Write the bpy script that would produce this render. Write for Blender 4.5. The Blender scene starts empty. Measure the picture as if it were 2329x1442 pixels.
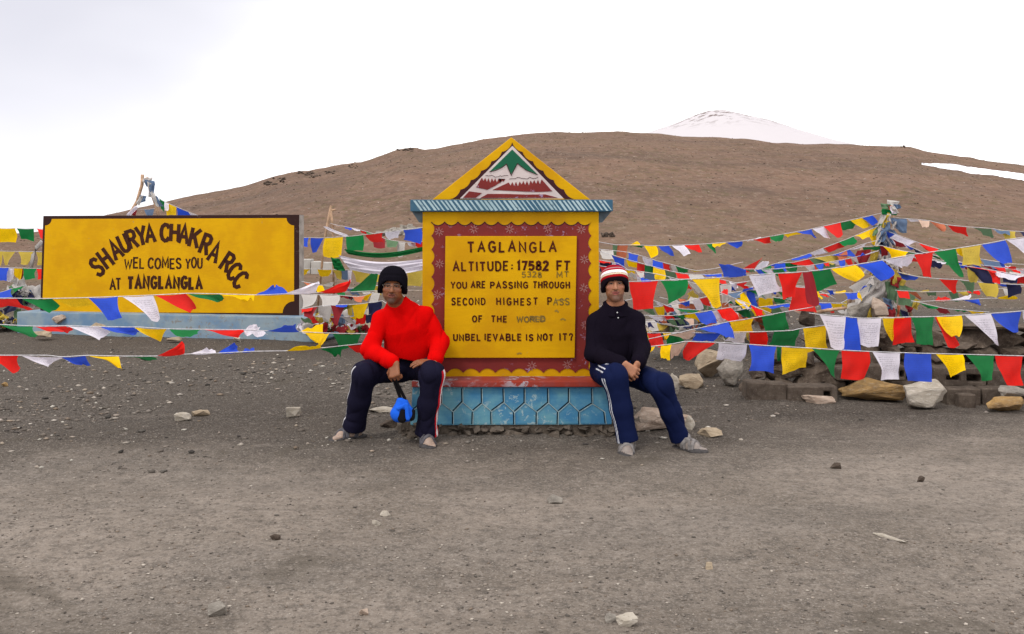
import bpy, bmesh, math, random
import numpy as np
from mathutils import Matrix, Vector, noise as mnoise
from mathutils.geometry import tessellate_polygon
from mathutils.bvhtree import BVHTree

# ------------------------------------------------------------------ camera, sky, sun, exposure
scene = bpy.context.scene
COL = scene.collection
F, CX, HY, H = 2329.0, 1164.5, 520.0, 1.45          # focal length (photo px), centre column, horizon row, eye height (m)
cam_data = bpy.data.cameras.new('camera')
cam = bpy.data.objects.new('camera', cam_data)
COL.objects.link(cam)
scene.camera = cam
cam.location = (0, 0, H)
cam.rotation_euler = (math.radians(90), 0, 0)
cam_data.sensor_fit = 'HORIZONTAL'
cam_data.sensor_width = 36.0
cam_data.lens = 36.0
cam_data.shift_y = (HY - 721.0) / 2329.0
cam_data.clip_start = 0.1
cam_data.clip_end = 4000

SUN_EL, SUN_AZ = math.radians(52), math.radians(215)   # behind the camera, a little to the left
world = bpy.data.worlds.new('World')
scene.world = world
world.use_nodes = True
wn, wl = world.node_tree.nodes, world.node_tree.links
wn.clear()
w_out = wn.new('ShaderNodeOutputWorld')
w_bg = wn.new('ShaderNodeBackground')
w_bg.inputs['Strength'].default_value = 0.135
sky = wn.new('ShaderNodeTexSky')
sky.sky_type = 'NISHITA'
sky.sun_disc = False
sky.sun_elevation = SUN_EL
sky.sun_rotation = SUN_AZ
sky.altitude = 5300
hs = wn.new('ShaderNodeHueSaturation')
hs.inputs['Saturation'].default_value = 0.12
tc = wn.new('ShaderNodeTexCoord')
mp = wn.new('ShaderNodeMapping')
mp.inputs['Scale'].default_value = (1.0, 1.0, 2.2)
cn = wn.new('ShaderNodeTexNoise')
cn.inputs['Scale'].default_value = 1.6
cn.inputs['Detail'].default_value = 4
cr = wn.new('ShaderNodeValToRGB')
cr.color_ramp.elements[0].position = 0.30
cr.color_ramp.elements[0].color = (8.0, 8.05, 8.9, 1)
cr.color_ramp.elements[1].position = 0.52
cr.color_ramp.elements[1].color = (13.0, 12.9, 12.9, 1)
mx = wn.new('ShaderNodeMix')
mx.data_type = 'RGBA'
mx.inputs[0].default_value = 0.9
wl.new(tc.outputs['Generated'], mp.inputs['Vector'])
wl.new(mp.outputs['Vector'], cn.inputs['Vector'])
wl.new(cn.outputs['Fac'], cr.inputs['Fac'])
wl.new(sky.outputs['Color'], hs.inputs['Color'])
wl.new(hs.outputs['Color'], mx.inputs[6])
# one denser grey cloud high on the left
cl_dot = wn.new('ShaderNodeVectorMath')
cl_dot.operation = 'DOT_PRODUCT'
cl_dot.inputs[1].default_value = Vector((-0.52, 1.0, 0.27)).normalized()
cl_add = wn.new('ShaderNodeMath')
cl_add.operation = 'MULTIPLY_ADD'
cl_add.inputs[1].default_value = 0.10
cl_map = wn.new('ShaderNodeMapRange')
cl_map.interpolation_type = 'SMOOTHSTEP'
cl_map.inputs['From Min'].default_value = 0.985
cl_map.inputs['From Max'].default_value = 1.06
cl_mix = wn.new('ShaderNodeMix')
cl_mix.data_type = 'RGBA'
cl_mix.inputs[7].default_value = (6.0, 6.0, 6.7, 1)
wl.new(tc.outputs['Generated'], cl_dot.inputs[0])
wl.new(cn.outputs['Fac'], cl_add.inputs[0])
wl.new(cl_dot.outputs['Value'], cl_add.inputs[2])
wl.new(cl_add.outputs['Value'], cl_map.inputs['Value'])
wl.new(cl_map.outputs['Result'], cl_mix.inputs[0])
wl.new(cr.outputs['Color'], cl_mix.inputs[6])
wl.new(cl_mix.outputs[2], mx.inputs[7])
wl.new(mx.outputs[2], w_bg.inputs['Color'])
wl.new(w_bg.outputs['Background'], w_out.inputs['Surface'])

sun_data = bpy.data.lights.new('sun', 'SUN')
sun_data.energy = 1.5
sun_data.angle = math.radians(12)
sun_data.color = (1.0, 0.96, 0.90)
sun = bpy.data.objects.new('sun', sun_data)
COL.objects.link(sun)
sun_dir = Vector((math.sin(SUN_AZ) * math.cos(SUN_EL), math.cos(SUN_AZ) * math.cos(SUN_EL), math.sin(SUN_EL)))
sun.rotation_euler = sun_dir.to_track_quat('Z', 'Y').to_euler()

scene.view_settings.view_transform = 'Standard'
scene.view_settings.look = 'None'
scene.view_settings.exposure = 0.0
scene.view_settings.gamma = 1.0
scene.cycles.max_bounces = 6
scene.cycles.diffuse_bounces = 3
scene.cycles.use_denoising = True

# ------------------------------------------------------------------ helpers
def P(x, y, d):
    """point seen at photo pixel (x, y) at a distance of d metres in front of the camera"""
    return Vector(((x - CX) / F * d, d, H - (y - HY) / F * d))

def gx(x, d):
    return (x - CX) / F * d

def gd(y):
    return H * F / (y - HY)

def tag(o, label=None, cat=None, group=None, kind=None):
    if label: o['label'] = label
    if cat: o['category'] = cat
    if group: o['group'] = group
    if kind: o['kind'] = kind
    return o

def empty(name, loc, label=None, cat=None, group=None):
    o = bpy.data.objects.new(name, None)
    o.empty_display_size = 0.1
    COL.objects.link(o)
    o.location = loc
    return tag(o, label, cat, group)

def link_mesh(name, me, mats, parent=None, smooth=False):
    o = bpy.data.objects.new(name, me)
    COL.objects.link(o)
    for m in (mats if isinstance(mats, (list, tuple)) else [mats]):
        me.materials.append(m)
    if smooth:
        me.polygons.foreach_set('use_smooth', [True] * len(me.polygons))
    if parent is not None:
        o.parent = parent
        o.matrix_parent_inverse.identity()
        o.location = -Vector(parent.location)
    return o

def from_bm(name, bm, mats, parent=None, smooth=False):
    me = bpy.data.meshes.new(name)
    bm.normal_update()
    bm.to_mesh(me)
    bm.free()
    return link_mesh(name, me, mats, parent, smooth)

def from_np(name, verts, faces, mats, parent=None, smooth=True, cols=None):
    """faces: (n, k) int array"""
    me = bpy.data.meshes.new(name)
    verts = np.asarray(verts, dtype=np.float32)
    faces = np.asarray(faces, dtype=np.int32)
    n, k = faces.shape
    me.vertices.add(len(verts))
    me.vertices.foreach_set('co', verts.ravel())
    me.loops.add(n * k)
    me.loops.foreach_set('vertex_index', faces.ravel())
    me.polygons.add(n)
    me.polygons.foreach_set('loop_start', np.arange(0, n * k, k, dtype=np.int32))
    me.update(calc_edges=True)
    if cols is not None:
        a = me.color_attributes.new('tint', 'FLOAT_COLOR', 'POINT')
        c = np.ones((len(verts), 4), dtype=np.float32)
        c[:, :3] = cols
        a.data.foreach_set('color', c.ravel())
    me.validate()
    return link_mesh(name, me, mats, parent, smooth)

def prism(bm, front, thick, axis=(0, 1, 0)):
    """extrude a list of 3-D points (a flat outline) along axis by thick; the outline is the front"""
    ax = Vector(axis) * thick
    a = [bm.verts.new(p) for p in front]
    b = [bm.verts.new(Vector(p) + ax) for p in front]
    n = len(a)
    if n <= 4:
        bm.faces.new(a)
        bm.faces.new(list(reversed(b)))
    else:
        for i, j, k in tessellate_polygon([[Vector(p) for p in front]]):
            bm.faces.new((a[i], a[j], a[k]))
            bm.faces.new((b[k], b[j], b[i]))
    for i in range(n):
        j = (i + 1) % n
        bm.faces.new((a[j], a[i], b[i], b[j]))

def fixn(bm):
    bmesh.ops.recalc_face_normals(bm, faces=bm.faces)

def ppoly(pts, d):
    return [P(x, y, d) for x, y in pts]

def box(bm, x0, x1, y0, y1, z0, z1):
    prism(bm, [Vector((x0, y0, z0)), Vector((x1, y0, z0)), Vector((x1, y0, z1)), Vector((x0, y0, z1))], y1 - y0)

def bevel(bm, w, seg=2):
    bmesh.ops.bevel(bm, geom=[e for e in bm.edges if e.is_manifold and e.calc_face_angle(0) > 0.5], offset=w, segments=seg, affect='EDGES', profile=0.6)

def tube(bm, pts, r, n=6, r1=None, cap=True):
    pts = [Vector(p) for p in pts]
    rings = []
    m = len(pts)
    for i, p in enumerate(pts):
        t = (pts[min(i + 1, m - 1)] - pts[max(i - 1, 0)]).normalized()
        up = Vector((0, 0, 1)) if abs(t.z) < 0.9 else Vector((1, 0, 0))
        s = t.cross(up).normalized()
        u = s.cross(t)
        rr = r if r1 is None else r + (r1 - r) * i / max(m - 1, 1)
        rings.append([bm.verts.new(p + (s * math.cos(2 * math.pi * k / n) + u * math.sin(2 * math.pi * k / n)) * rr) for k in range(n)])
    for a, b in zip(rings, rings[1:]):
        for k in range(n):
            bm.faces.new((a[k], a[(k + 1) % n], b[(k + 1) % n], b[k]))
    if cap:
        bm.faces.new(list(reversed(rings[0])))
        bm.faces.new(rings[-1])

# ------------------------------------------------------------------ numpy noise
_rng = np.random.RandomState(7)
_perm = _rng.permutation(512)
_val = _rng.rand(512)

def vnoise(x, y, seed=0):
    xi, yi = np.floor(x).astype(int), np.floor(y).astype(int)
    xf, yf = x - xi, y - yi
    u, v = xf * xf * (3 - 2 * xf), yf * yf * (3 - 2 * yf)
    def h(a, b):
        return _val[_perm[(_perm[(a + seed * 37) & 511] + b) & 511]]
    return (h(xi, yi) * (1 - u) + h(xi + 1, yi) * u) * (1 - v) + (h(xi, yi + 1) * (1 - u) + h(xi + 1, yi + 1) * u) * v - 0.5

def fbm(x, y, oct=4, seed=0):
    s, a = 0, 1.0
    for i in range(oct):
        s = s + a * vnoise(x * 2 ** i + 13.7 * i, y * 2 ** i + 5.1 * i, seed + i)
        a *= 0.5
    return s

# ------------------------------------------------------------------ materials
class NT:
    """small wrapper that writes node chains"""
    def __init__(s, name):
        s.m = bpy.data.materials.new(name)
        s.m.use_nodes = True
        s.n, s.l = s.m.node_tree.nodes, s.m.node_tree.links
        s.b = s.n['Principled BSDF']
        s.b.inputs['Specular IOR Level'].default_value = 0.08
        s.tc = s.n.new('ShaderNodeTexCoord')
        s.geo = None
    def node(s, t, **kw):
        x = s.n.new(t)
        for k, v in kw.items():
            setattr(x, k, v)
        return x
    def put(s, sock, v):
        if hasattr(v, 'is_linked') or isinstance(v, bpy.types.NodeSocket):
            s.l.new(v, sock)
        elif isinstance(v, (tuple, list)) and len(v) == 3 and sock.type == 'RGBA':
            sock.default_value = (*v, 1)
        else:
            sock.default_value = v
    def vec(s, kind='Object', scale=(1, 1, 1), loc=(0, 0, 0)):
        if kind == 'Position':
            if s.geo is None: s.geo = s.n.new('ShaderNodeNewGeometry')
            src = s.geo.outputs['Position']
        else:
            src = s.tc.outputs[kind]
        mpn = s.n.new('ShaderNodeMapping')
        mpn.inputs['Scale'].default_value = scale
        mpn.inputs['Location'].default_value = loc
        s.l.new(src, mpn.inputs['Vector'])
        return mpn.outputs['Vector']
    def noise(s, scale, detail=4, rough=0.55, v=None, dist=0.0):
        x = s.n.new('ShaderNodeTexNoise')
        x.inputs['Scale'].default_value = scale
        x.inputs['Detail'].default_value = detail
        x.inputs['Roughness'].default_value = rough
        x.inputs['Distortion'].default_value = dist
        s.l.new(v if v is not None else s.tc.outputs['Object'], x.inputs['Vector'])
        return x.outputs['Fac']
    def voro(s, scale, v=None, feature='F1', out='Distance', rnd=1.0):
        x = s.n.new('ShaderNodeTexVoronoi')
        x.feature = feature
        x.inputs['Scale'].default_value = scale
        x.inputs['Randomness'].default_value = rnd
        s.l.new(v if v is not None else s.tc.outputs['Object'], x.inputs['Vector'])
        return x.outputs[out]
    def ramp(s, fac, lo, hi, a=0.0, b=1.0):
        x = s.n.new('ShaderNodeMapRange')
        x.interpolation_type = 'SMOOTHSTEP'
        s.put(x.inputs['Value'], fac)
        x.inputs['From Min'].default_value = lo
        x.inputs['From Max'].default_value = hi
        x.inputs['To Min'].default_value = a
        x.inputs['To Max'].default_value = b
        return x.outputs['Result']
    def mix(s, fac, a, b, mode='MIX'):
        x = s.n.new('ShaderNodeMix')
        x.data_type = 'RGBA'
        x.blend_type = mode
        s.put(x.inputs[0], fac)
        s.put(x.inputs[6], a)
        s.put(x.inputs[7], b)
        return x.outputs[2]
    def math(s, op, a, b=0.0):
        x = s.n.new('ShaderNodeMath')
        x.operation = op
        s.put(x.inputs[0], a)
        s.put(x.inputs[1], b)
        return x.outputs[0]
    def bump(s, hgt, strength=0.4, dist=0.01, prev=None):
        x = s.n.new('ShaderNodeBump')
        x.inputs['Strength'].default_value = strength
        x.inputs['Distance'].default_value = dist
        s.l.new(hgt, x.inputs['Height'])
        if prev is not None:
            s.l.new(prev, x.inputs['Normal'])
        return x.outputs['Normal']
    def attr(s, name):
        x = s.n.new('ShaderNodeAttribute')
        x.attribute_name = name
        return x.outputs['Color']
    def done(s, color, rough=0.85, normal=None):
        s.put(s.b.inputs['Base Color'], color)
        s.put(s.b.inputs['Roughness'], rough)
        if normal is not None:
            s.l.new(normal, s.b.inputs['Normal'])
        return s.m

def dim(c, k):
    return tuple(v * k for v in c)

def plain_mat(name, c, rough=0.85, var=0.25, scale=20, bump=0.2, bdist=0.004):
    t = NT(name)
    n = t.noise(scale, 5)
    col = t.mix(t.ramp(n, 0.3, 0.7), dim(c, 1 - var), dim(c, 1 + var))
    return t.done(col, rough, t.bump(t.noise(scale * 4, 4), bump, bdist))

def paint_mat(name, c, stain, chip, chip_amt=0.3, rough=0.6, chip_scale=14, stain_k=0.5, spot=0.5):
    """hand-brushed masonry paint: uneven coat, stains, small chips and specks of the layer below"""
    t = NT(name)
    big = t.noise(3.0, 5, 0.6)
    brush = t.noise(1.0, 4, 0.6, t.vec('Object', (9, 9, 60)))
    col = t.mix(t.ramp(big, 0.38, 0.64, 0, stain_k), c, stain)
    col = t.mix(t.ramp(brush, 0.35, 0.7, 0, 0.22), col, dim(c, 0.72))
    chips = t.noise(chip_scale, 8, 0.72, None, 0.6)
    gate = t.ramp(t.noise(2.2, 3), 0.40, 0.62)
    m = t.math('MULTIPLY', t.ramp(chips, 0.66 - 0.14 * chip_amt, 0.69 - 0.14 * chip_amt), gate)
    col = t.mix(m, col, chip)
    specks = t.ramp(t.voro(120), 0.08, 0.16, spot, 0)
    col = t.mix(t.math('MULTIPLY', specks, t.ramp(t.noise(26, 2), 0.52, 0.62)), col, dim(stain, 0.5))
    nb = t.bump(t.noise(160, 4), 0.15, 0.002)
    nb = t.bump(m, -0.4, 0.002, nb)
    return t.done(col, rough, nb)

def rock_mat(name, c1, c2, c3, scale=6, layer=True):
    t = NT(name)
    v = t.vec('Object', (1, 1, 3.2 if layer else 1))
    a = t.noise(scale, 7, 0.65, v, 0.4)
    b = t.noise(scale * 5, 6, 0.7, v)
    col = t.mix(t.ramp(a, 0.32, 0.68), c1, c2)
    col = t.mix(t.ramp(b, 0.52, 0.72, 0, 0.75), col, c3)
    col = t.mix(t.ramp(t.voro(scale * 9), 0.05, 0.2, 0.5, 0), col, dim(c1, 0.4))
    nb = t.bump(b, 0.7, 0.012)
    nb = t.bump(t.noise(scale * 24, 4), 0.4, 0.004, nb)
    return t.done(col, 0.92, nb)

M = {}
# ------------------------------------------------------------------ terrain
SKYLINE = [(-1500, 600), (-600, 575), (-200, 552), (0, 535), (100, 527), (200, 503), (260, 487), (330, 470), (400, 455), (480, 440), (570, 420), (630, 399),
           (670, 390), (700, 388), (760, 378), (820, 370), (870, 355), (905, 342), (940, 337), (965, 343), (1000, 338), (1080, 322), (1160, 310), (1240, 304),
           (1330, 302), (1420, 300), (1500, 305), (1560, 312), (1640, 314), (1700, 317), (1760, 324), (1830, 329), (1900, 330), (1980, 334), (2040, 336),
           (2070, 337), (2110, 347), (2180, 357), (2250, 366), (2329, 375), (2700, 425), (3500, 480)]
D_FOOT, D_RIDGE = 34.0, 230.0
_tt = np.linspace(0, 1, 160)
def _S(t):
    t = np.clip(t, 0, 1)
    return np.sin(np.pi / 2 * t) ** 1.25
_dd = D_FOOT + (D_RIDGE - D_FOOT) * _tt
_px = np.linspace(-1500, 3500, 1000)
_ys = np.interp(_px, [a for a, b in SKYLINE], [b for a, b in SKYLINE])
_slope = (HY - _ys) / F
_zr = np.zeros_like(_px)
for _i, _s in enumerate(_slope):
    lo, hi = -20.0, 60.0
    for _ in range(40):
        mid = (lo + hi) / 2
        if np.max((mid * _S(_tt[20:]) - H) / _dd[20:]) > _s: hi = mid
        else: lo = mid
    _zr[_i] = mid

def terr(X, Y):
    X, Y = np.asarray(X, float), np.asarray(Y, float)
    d = np.maximum(Y, 1.0)
    px = np.clip(CX + F * X / d, -1500, 3500)
    zr = np.interp(px, _px, _zr)
    t = (d - D_FOOT) / (D_RIDGE - D_FOOT)
    z = zr * _S(t)
    z = np.where(t > 1, z - (d - D_RIDGE) * 0.10, z)
    hill = np.clip(t * 4, 0, 1)
    z = z + hill * (0.55 * fbm(X * 0.05, Y * 0.03, 4, 3) + 0.22 * fbm(X * 0.3, Y * 0.2, 3, 9))
    near = np.clip((40 - d) / 20, 0, 1)
    z = z + near * (0.030 * fbm(X * 0.9, Y * 0.9, 3, 1) + 0.012 * fbm(X * 6, Y * 6, 3, 5))
    z = z + np.clip((d - 15) / 20, 0, 1) * 0.10 * fbm(X * 0.4, Y * 0.4, 4, 2)
    # tamped heap of gravel at the left, between the sign board and the seats
    z = z + 0.10 * np.exp(-(((X + 1.9) / 1.1) ** 2 + ((Y - 9.6) / 1.3) ** 2)) + 0.05 * np.exp(-(((X - 2.2) / 0.8) ** 2 + ((Y - 9.0) / 0.7) ** 2))
    # crumbled earth banked against the monument's footing
    z = z + 0.022 * np.exp(-((d - 7.06) / 0.14) ** 2) * (np.abs(X - 0.0) < 0.80)
    # raised earth inside the stone enclosure
    def ss(v, a, b):
        q = np.clip((v - a) / (b - a), 0, 1)
        return q * q * (3 - 2 * q)
    z = z + 0.27 * ss(X, 1.9, 3.0) * ss(d, 9.1, 9.6) * (1 - ss(d, 14.8, 19))
    return z

def hit(x, y, dmin=3.0):
    """where the line of sight through photo pixel (x, y) meets the ground"""
    d = dmin
    while d < 400:
        p = P(x, y, d)
        if p.z <= float(terr(p.x, p.y)): return p
        d *= 1.004
    return P(x, y, 230)

_rows = [-6.0, -4.0, -2.0, -0.5, 0.5]
_d = 1.4
while _d < 420:
    _rows.append(_d)
    _d *= 1.0125
_rows = np.array(_rows)
_u = np.concatenate([np.linspace(-1.6, -0.62, 40, endpoint=False), np.linspace(-0.62, 0.62, 480), np.linspace(0.62, 1.6, 41)[1:]])
GX = _u[None, :] * (np.maximum(_rows, 0)[:, None] + 1.2)
GY = np.repeat(_rows[:, None], len(_u), 1)
GZ = terr(GX, GY)
_nr, _nc = GX.shape
_id = np.arange(_nr * _nc).reshape(_nr, _nc)
_q = np.stack([_id[:-1, :-1], _id[:-1, 1:], _id[1:, 1:], _id[1:, :-1]], -1).reshape(-1, 4)

t = NT('dirt_and_hillside')
pv = t.vec('Position')
sx = t.node('ShaderNodeSeparateXYZ')
t.l.new(pv, sx.inputs[0])
far = t.ramp(sx.outputs[1], 10, 34)
patch = t.noise(0.55, 5, 0.6, pv, 0.5)
streak = t.noise(1.0, 5, 0.6, t.vec('Position', (0.5, 1.6, 1)), 0.4)
fine = t.noise(7.0, 7, 0.75, pv)
mid_ = t.noise(24.0, 5, 0.75, pv)
grit = t.noise(75.0, 4, 0.8, pv)
near_c = t.mix(t.ramp(patch, 0.36, 0.64), (0.146, 0.120, 0.098), (0.232, 0.192, 0.160))
near_c = t.mix(t.ramp(streak, 0.42, 0.66, 0, 0.55), near_c, (0.150, 0.128, 0.110))
# trodden, lighter earth on the lot; darker gravel round the monument and behind it
right_ = t.math('MULTIPLY', t.math('MAXIMUM', t.math('SUBTRACT', sx.outputs[0], 0.6), 0.0), 0.40)
damp = t.ramp(t.math('ADD', t.math('SUBTRACT', sx.outputs[1], right_), t.math('MULTIPLY', t.noise(0.8, 5, 0.65, pv), 3.2)), 7.0, 8.9)
near_c = t.mix(t.math('MULTIPLY', damp, 0.90), near_c, (0.042, 0.034, 0.028))
near_c = t.mix(t.ramp(fine, 0.47, 0.62, 0, 0.42), near_c, (0.078, 0.066, 0.056))
near_c = t.mix(t.ramp(fine, 0.45, 0.34, 0, 0.30), near_c, (0.25, 0.215, 0.19))
near_c = t.mix(t.ramp(mid_, 0.50, 0.60, 0, 0.48), near_c, (0.060, 0.052, 0.046))
near_c = t.mix(t.ramp(mid_, 0.44, 0.34, 0, 0.42), near_c, (0.27, 0.235, 0.205))
near_c = t.mix(t.ramp(grit, 0.52, 0.62, 0, 0.5), near_c, (0.33, 0.29, 0.255))
near_c = t.mix(t.ramp(grit, 0.44, 0.32, 0, 0.5), near_c, (0.040, 0.034, 0.030))
# faint vehicle tracks and trodden lines running off to the right
trk = t.noise(1.0, 5, 0.65, None, 0.3)
tv = t.node('ShaderNodeMapping')
tv.inputs['Rotation'].default_value = (0, 0, math.radians(62))
tv.inputs['Scale'].default_value = (0.35, 2.6, 1)
t.l.new(pv, tv.inputs['Vector'])
t.l.new(tv.outputs[0], trk.node.inputs['Vector'])
near_c = t.mix(t.ramp(trk, 0.50, 0.64, 0, 0.20), near_c, (0.080, 0.066, 0.055))
near_c = t.mix(t.ramp(trk, 0.42, 0.28, 0, 0.18), near_c, (0.260, 0.215, 0.185))
near_c = t.mix(t.math('MULTIPLY', t.ramp(t.noise(0.9, 3, 0.5, pv, 0.8), 0.60, 0.68, 0, 0.5), t.ramp(fine, 0.30, 0.55)), near_c, (0.075, 0.062, 0.048))
h1 = t.noise(0.035, 6, 0.6, t.vec('Position', (0.7, 1.6, 3)), 0.3)
h2 = t.noise(0.6, 8, 0.8, t.vec('Position', (1, 0.55, 1)))
h3 = t.noise(2.2, 6, 0.85, t.vec('Position', (1, 0.40, 1)))
hill_c = t.mix(t.ramp(h1, 0.36, 0.62), (0.135, 0.083, 0.059), (0.172, 0.103, 0.071))
hill_c = t.mix(t.ramp(t.noise(0.02, 5, 0.65, t.vec('Position', (0.5, 2.4, 5))), 0.55, 0.64, 0, 0.42), hill_c, (0.078, 0.054, 0.043))
hill_c = t.mix(t.ramp(h2, 0.46, 0.60, 0, 0.55), hill_c, (0.078, 0.050, 0.036))
hill_c = t.mix(t.ramp(h2, 0.44, 0.34, 0, 0.45), hill_c, (0.200, 0.135, 0.100))
hill_c = t.mix(t.ramp(h3, 0.53, 0.63, 0, 0.65), hill_c, (0.270, 0.200, 0.155))
hill_c = t.mix(t.ramp(h3, 0.46, 0.36, 0, 0.45), hill_c, (0.050, 0.034, 0.024))
tuft = t.math('MULTIPLY', t.ramp(t.noise(1.5, 6, 0.8, t.vec('Position', (1, 0.45, 1))), 0.50, 0.60), t.ramp(t.noise(0.10, 3, 0.6, pv), 0.38, 0.56))
hill_c = t.mix(t.math('MULTIPLY', tuft, 0.6), hill_c, (0.085, 0.068, 0.026))
# dry grass on the flatter ground at the foot of the hill
grassy = t.math('MULTIPLY', t.ramp(sx.outputs[1], 75, 25), t.ramp(t.noise(0.8, 6, 0.8, t.vec('Position', (1, 0.5, 1))), 0.38, 0.60))
hill_c = t.mix(t.math('MULTIPLY', grassy, 0.50), hill_c, (0.135, 0.105, 0.062))
# scree tongues that run down the slope
scree_ = t.noise(0.045, 6, 0.7, t.vec('Position', (1.6, 0.22, 0.2)), 0.6)
hill_c = t.mix(t.ramp(scree_, 0.54, 0.66, 0, 0.40), hill_c, (0.082, 0.058, 0.046))
hill_c = t.mix(t.ramp(scree_, 0.44, 0.34, 0, 0.35), hill_c, (0.185, 0.118, 0.086))

col = t.mix(far, near_c, hill_c)
nb = t.bump(t.noise(0.9, 7, 0.75, pv), 0.25, 0.12)
nb = t.bump(t.noise(14, 6, 0.7, pv), 0.6, 0.02, nb)
nb = t.bump(grit, 0.6, 0.008, nb)
M['ground'] = t.done(col, 0.95, nb)
ground = from_np('ground', np.stack([GX, GY, GZ], -1).reshape(-1, 3), _q, M['ground'], smooth=True)
tag(ground, 'grey brown dirt lot rising into a bare brown hillside', kind='structure')

# ------------------------------------------------------------------ snow mountain far behind
snow_sil = [(1380, 330), (1440, 312), (1500, 292), (1540, 278), (1580, 263), (1610, 253), (1640, 250), (1665, 255), (1690, 262), (1730, 272), (1780, 289), (1830, 307), (1880, 321), (1950, 334), (2050, 350), (2150, 366)]
D_S = 1100.0
xs = np.linspace(1380, 2150, 160)
zs = np.interp(xs, [a for a, b in snow_sil], [H + (HY - b) / F * D_S for a, b in snow_sil])
ys_ = np.linspace(-1, 1, 60)
XX = ((xs - CX) / F * D_S)[None, :].repeat(60, 0)
YY = D_S + ys_[:, None].repeat(160, 1) * 320
ZZ = 40 + (zs[None, :] - 40) * (1 - np.abs(ys_[:, None]) ** 1.3) + 1.6 * fbm(XX * 0.03, YY * 0.03, 4, 4) * (1 - np.abs(ys_[:, None]))
idm = np.arange(XX.size).reshape(XX.shape)
qm = np.stack([idm[:-1, :-1], idm[:-1, 1:], idm[1:, 1:], idm[1:, :-1]], -1).reshape(-1, 4)
t = NT('snow_with_rock')
pv = t.vec('Position')
sx = t.node('ShaderNodeSeparateXYZ')
t.l.new(pv, sx.inputs[0])
rk = t.noise(0.085, 7, 0.72, pv)
hi_ = t.ramp(sx.outputs[2], 96, 122)
rock = t.math('MULTIPLY', t.ramp(rk, 0.535, 0.555), hi_)
col = t.mix(rock, (0.50, 0.465, 0.48), (0.11, 0.075, 0.062))
M['snow_peak'] = t.done(col, 0.8)
snow = from_np('snow_mountain', np.stack([XX, YY, ZZ], -1).reshape(-1, 3), qm, M['snow_peak'], smooth=True)
tag(snow, 'snow covered peak with dark rock specks behind the brown hill', kind='structure')

# snow field lying on the hill, right
top = [(2036, 369), (2062, 371), (2090, 373), (2110, 375), (2140, 374), (2170, 374), (2200, 380), (2240, 385), (2290, 391), (2340, 397), (2420, 408)]
bot = [(2038, 371), (2064, 373), (2098, 376), (2120, 379), (2150, 384), (2182, 389), (2210, 396), (2245, 398), (2290, 405), (2340, 413), (2420, 424)]
bm = bmesh.new()
NS = 60
rowsv = []
for i in range(NS + 1):
    x = 2096 + (2420 - 2096) * i / NS
    yt = np.interp(x, [a for a, b in top], [b for a, b in top]) + 1.2 * fbm(np.array(x * 0.11), np.array(3.0), 3, 2)
    yb = np.interp(x, [a for a, b in bot], [b for a, b in bot]) + 2.2 * fbm(np.array(x * 0.09), np.array(8.0), 3, 6)
    rr = []
    for k in range(5):
        p = hit(x, yb + (yt - yb) * k / 4, 60)
        rr.append(bm.verts.new((p.x, p.y, float(terr(p.x, p.y)) + (0.16 if 0 < k < 4 else 0.02))))
    rowsv.append(rr)
for a, b in zip(rowsv, rowsv[1:]):
    for k in range(4):
        bm.faces.new((a[k], b[k], b[k + 1], a[k + 1]))
fixn(bm)
M['snow'] = plain_mat('snow', (0.88, 0.87, 0.90), 0.7, 0.04, 2, 0.2, 0.05)
tag(from_bm('snow_field', bm, M['snow'], smooth=True), 'strip of old snow lying across the hillside', kind='structure')

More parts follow.
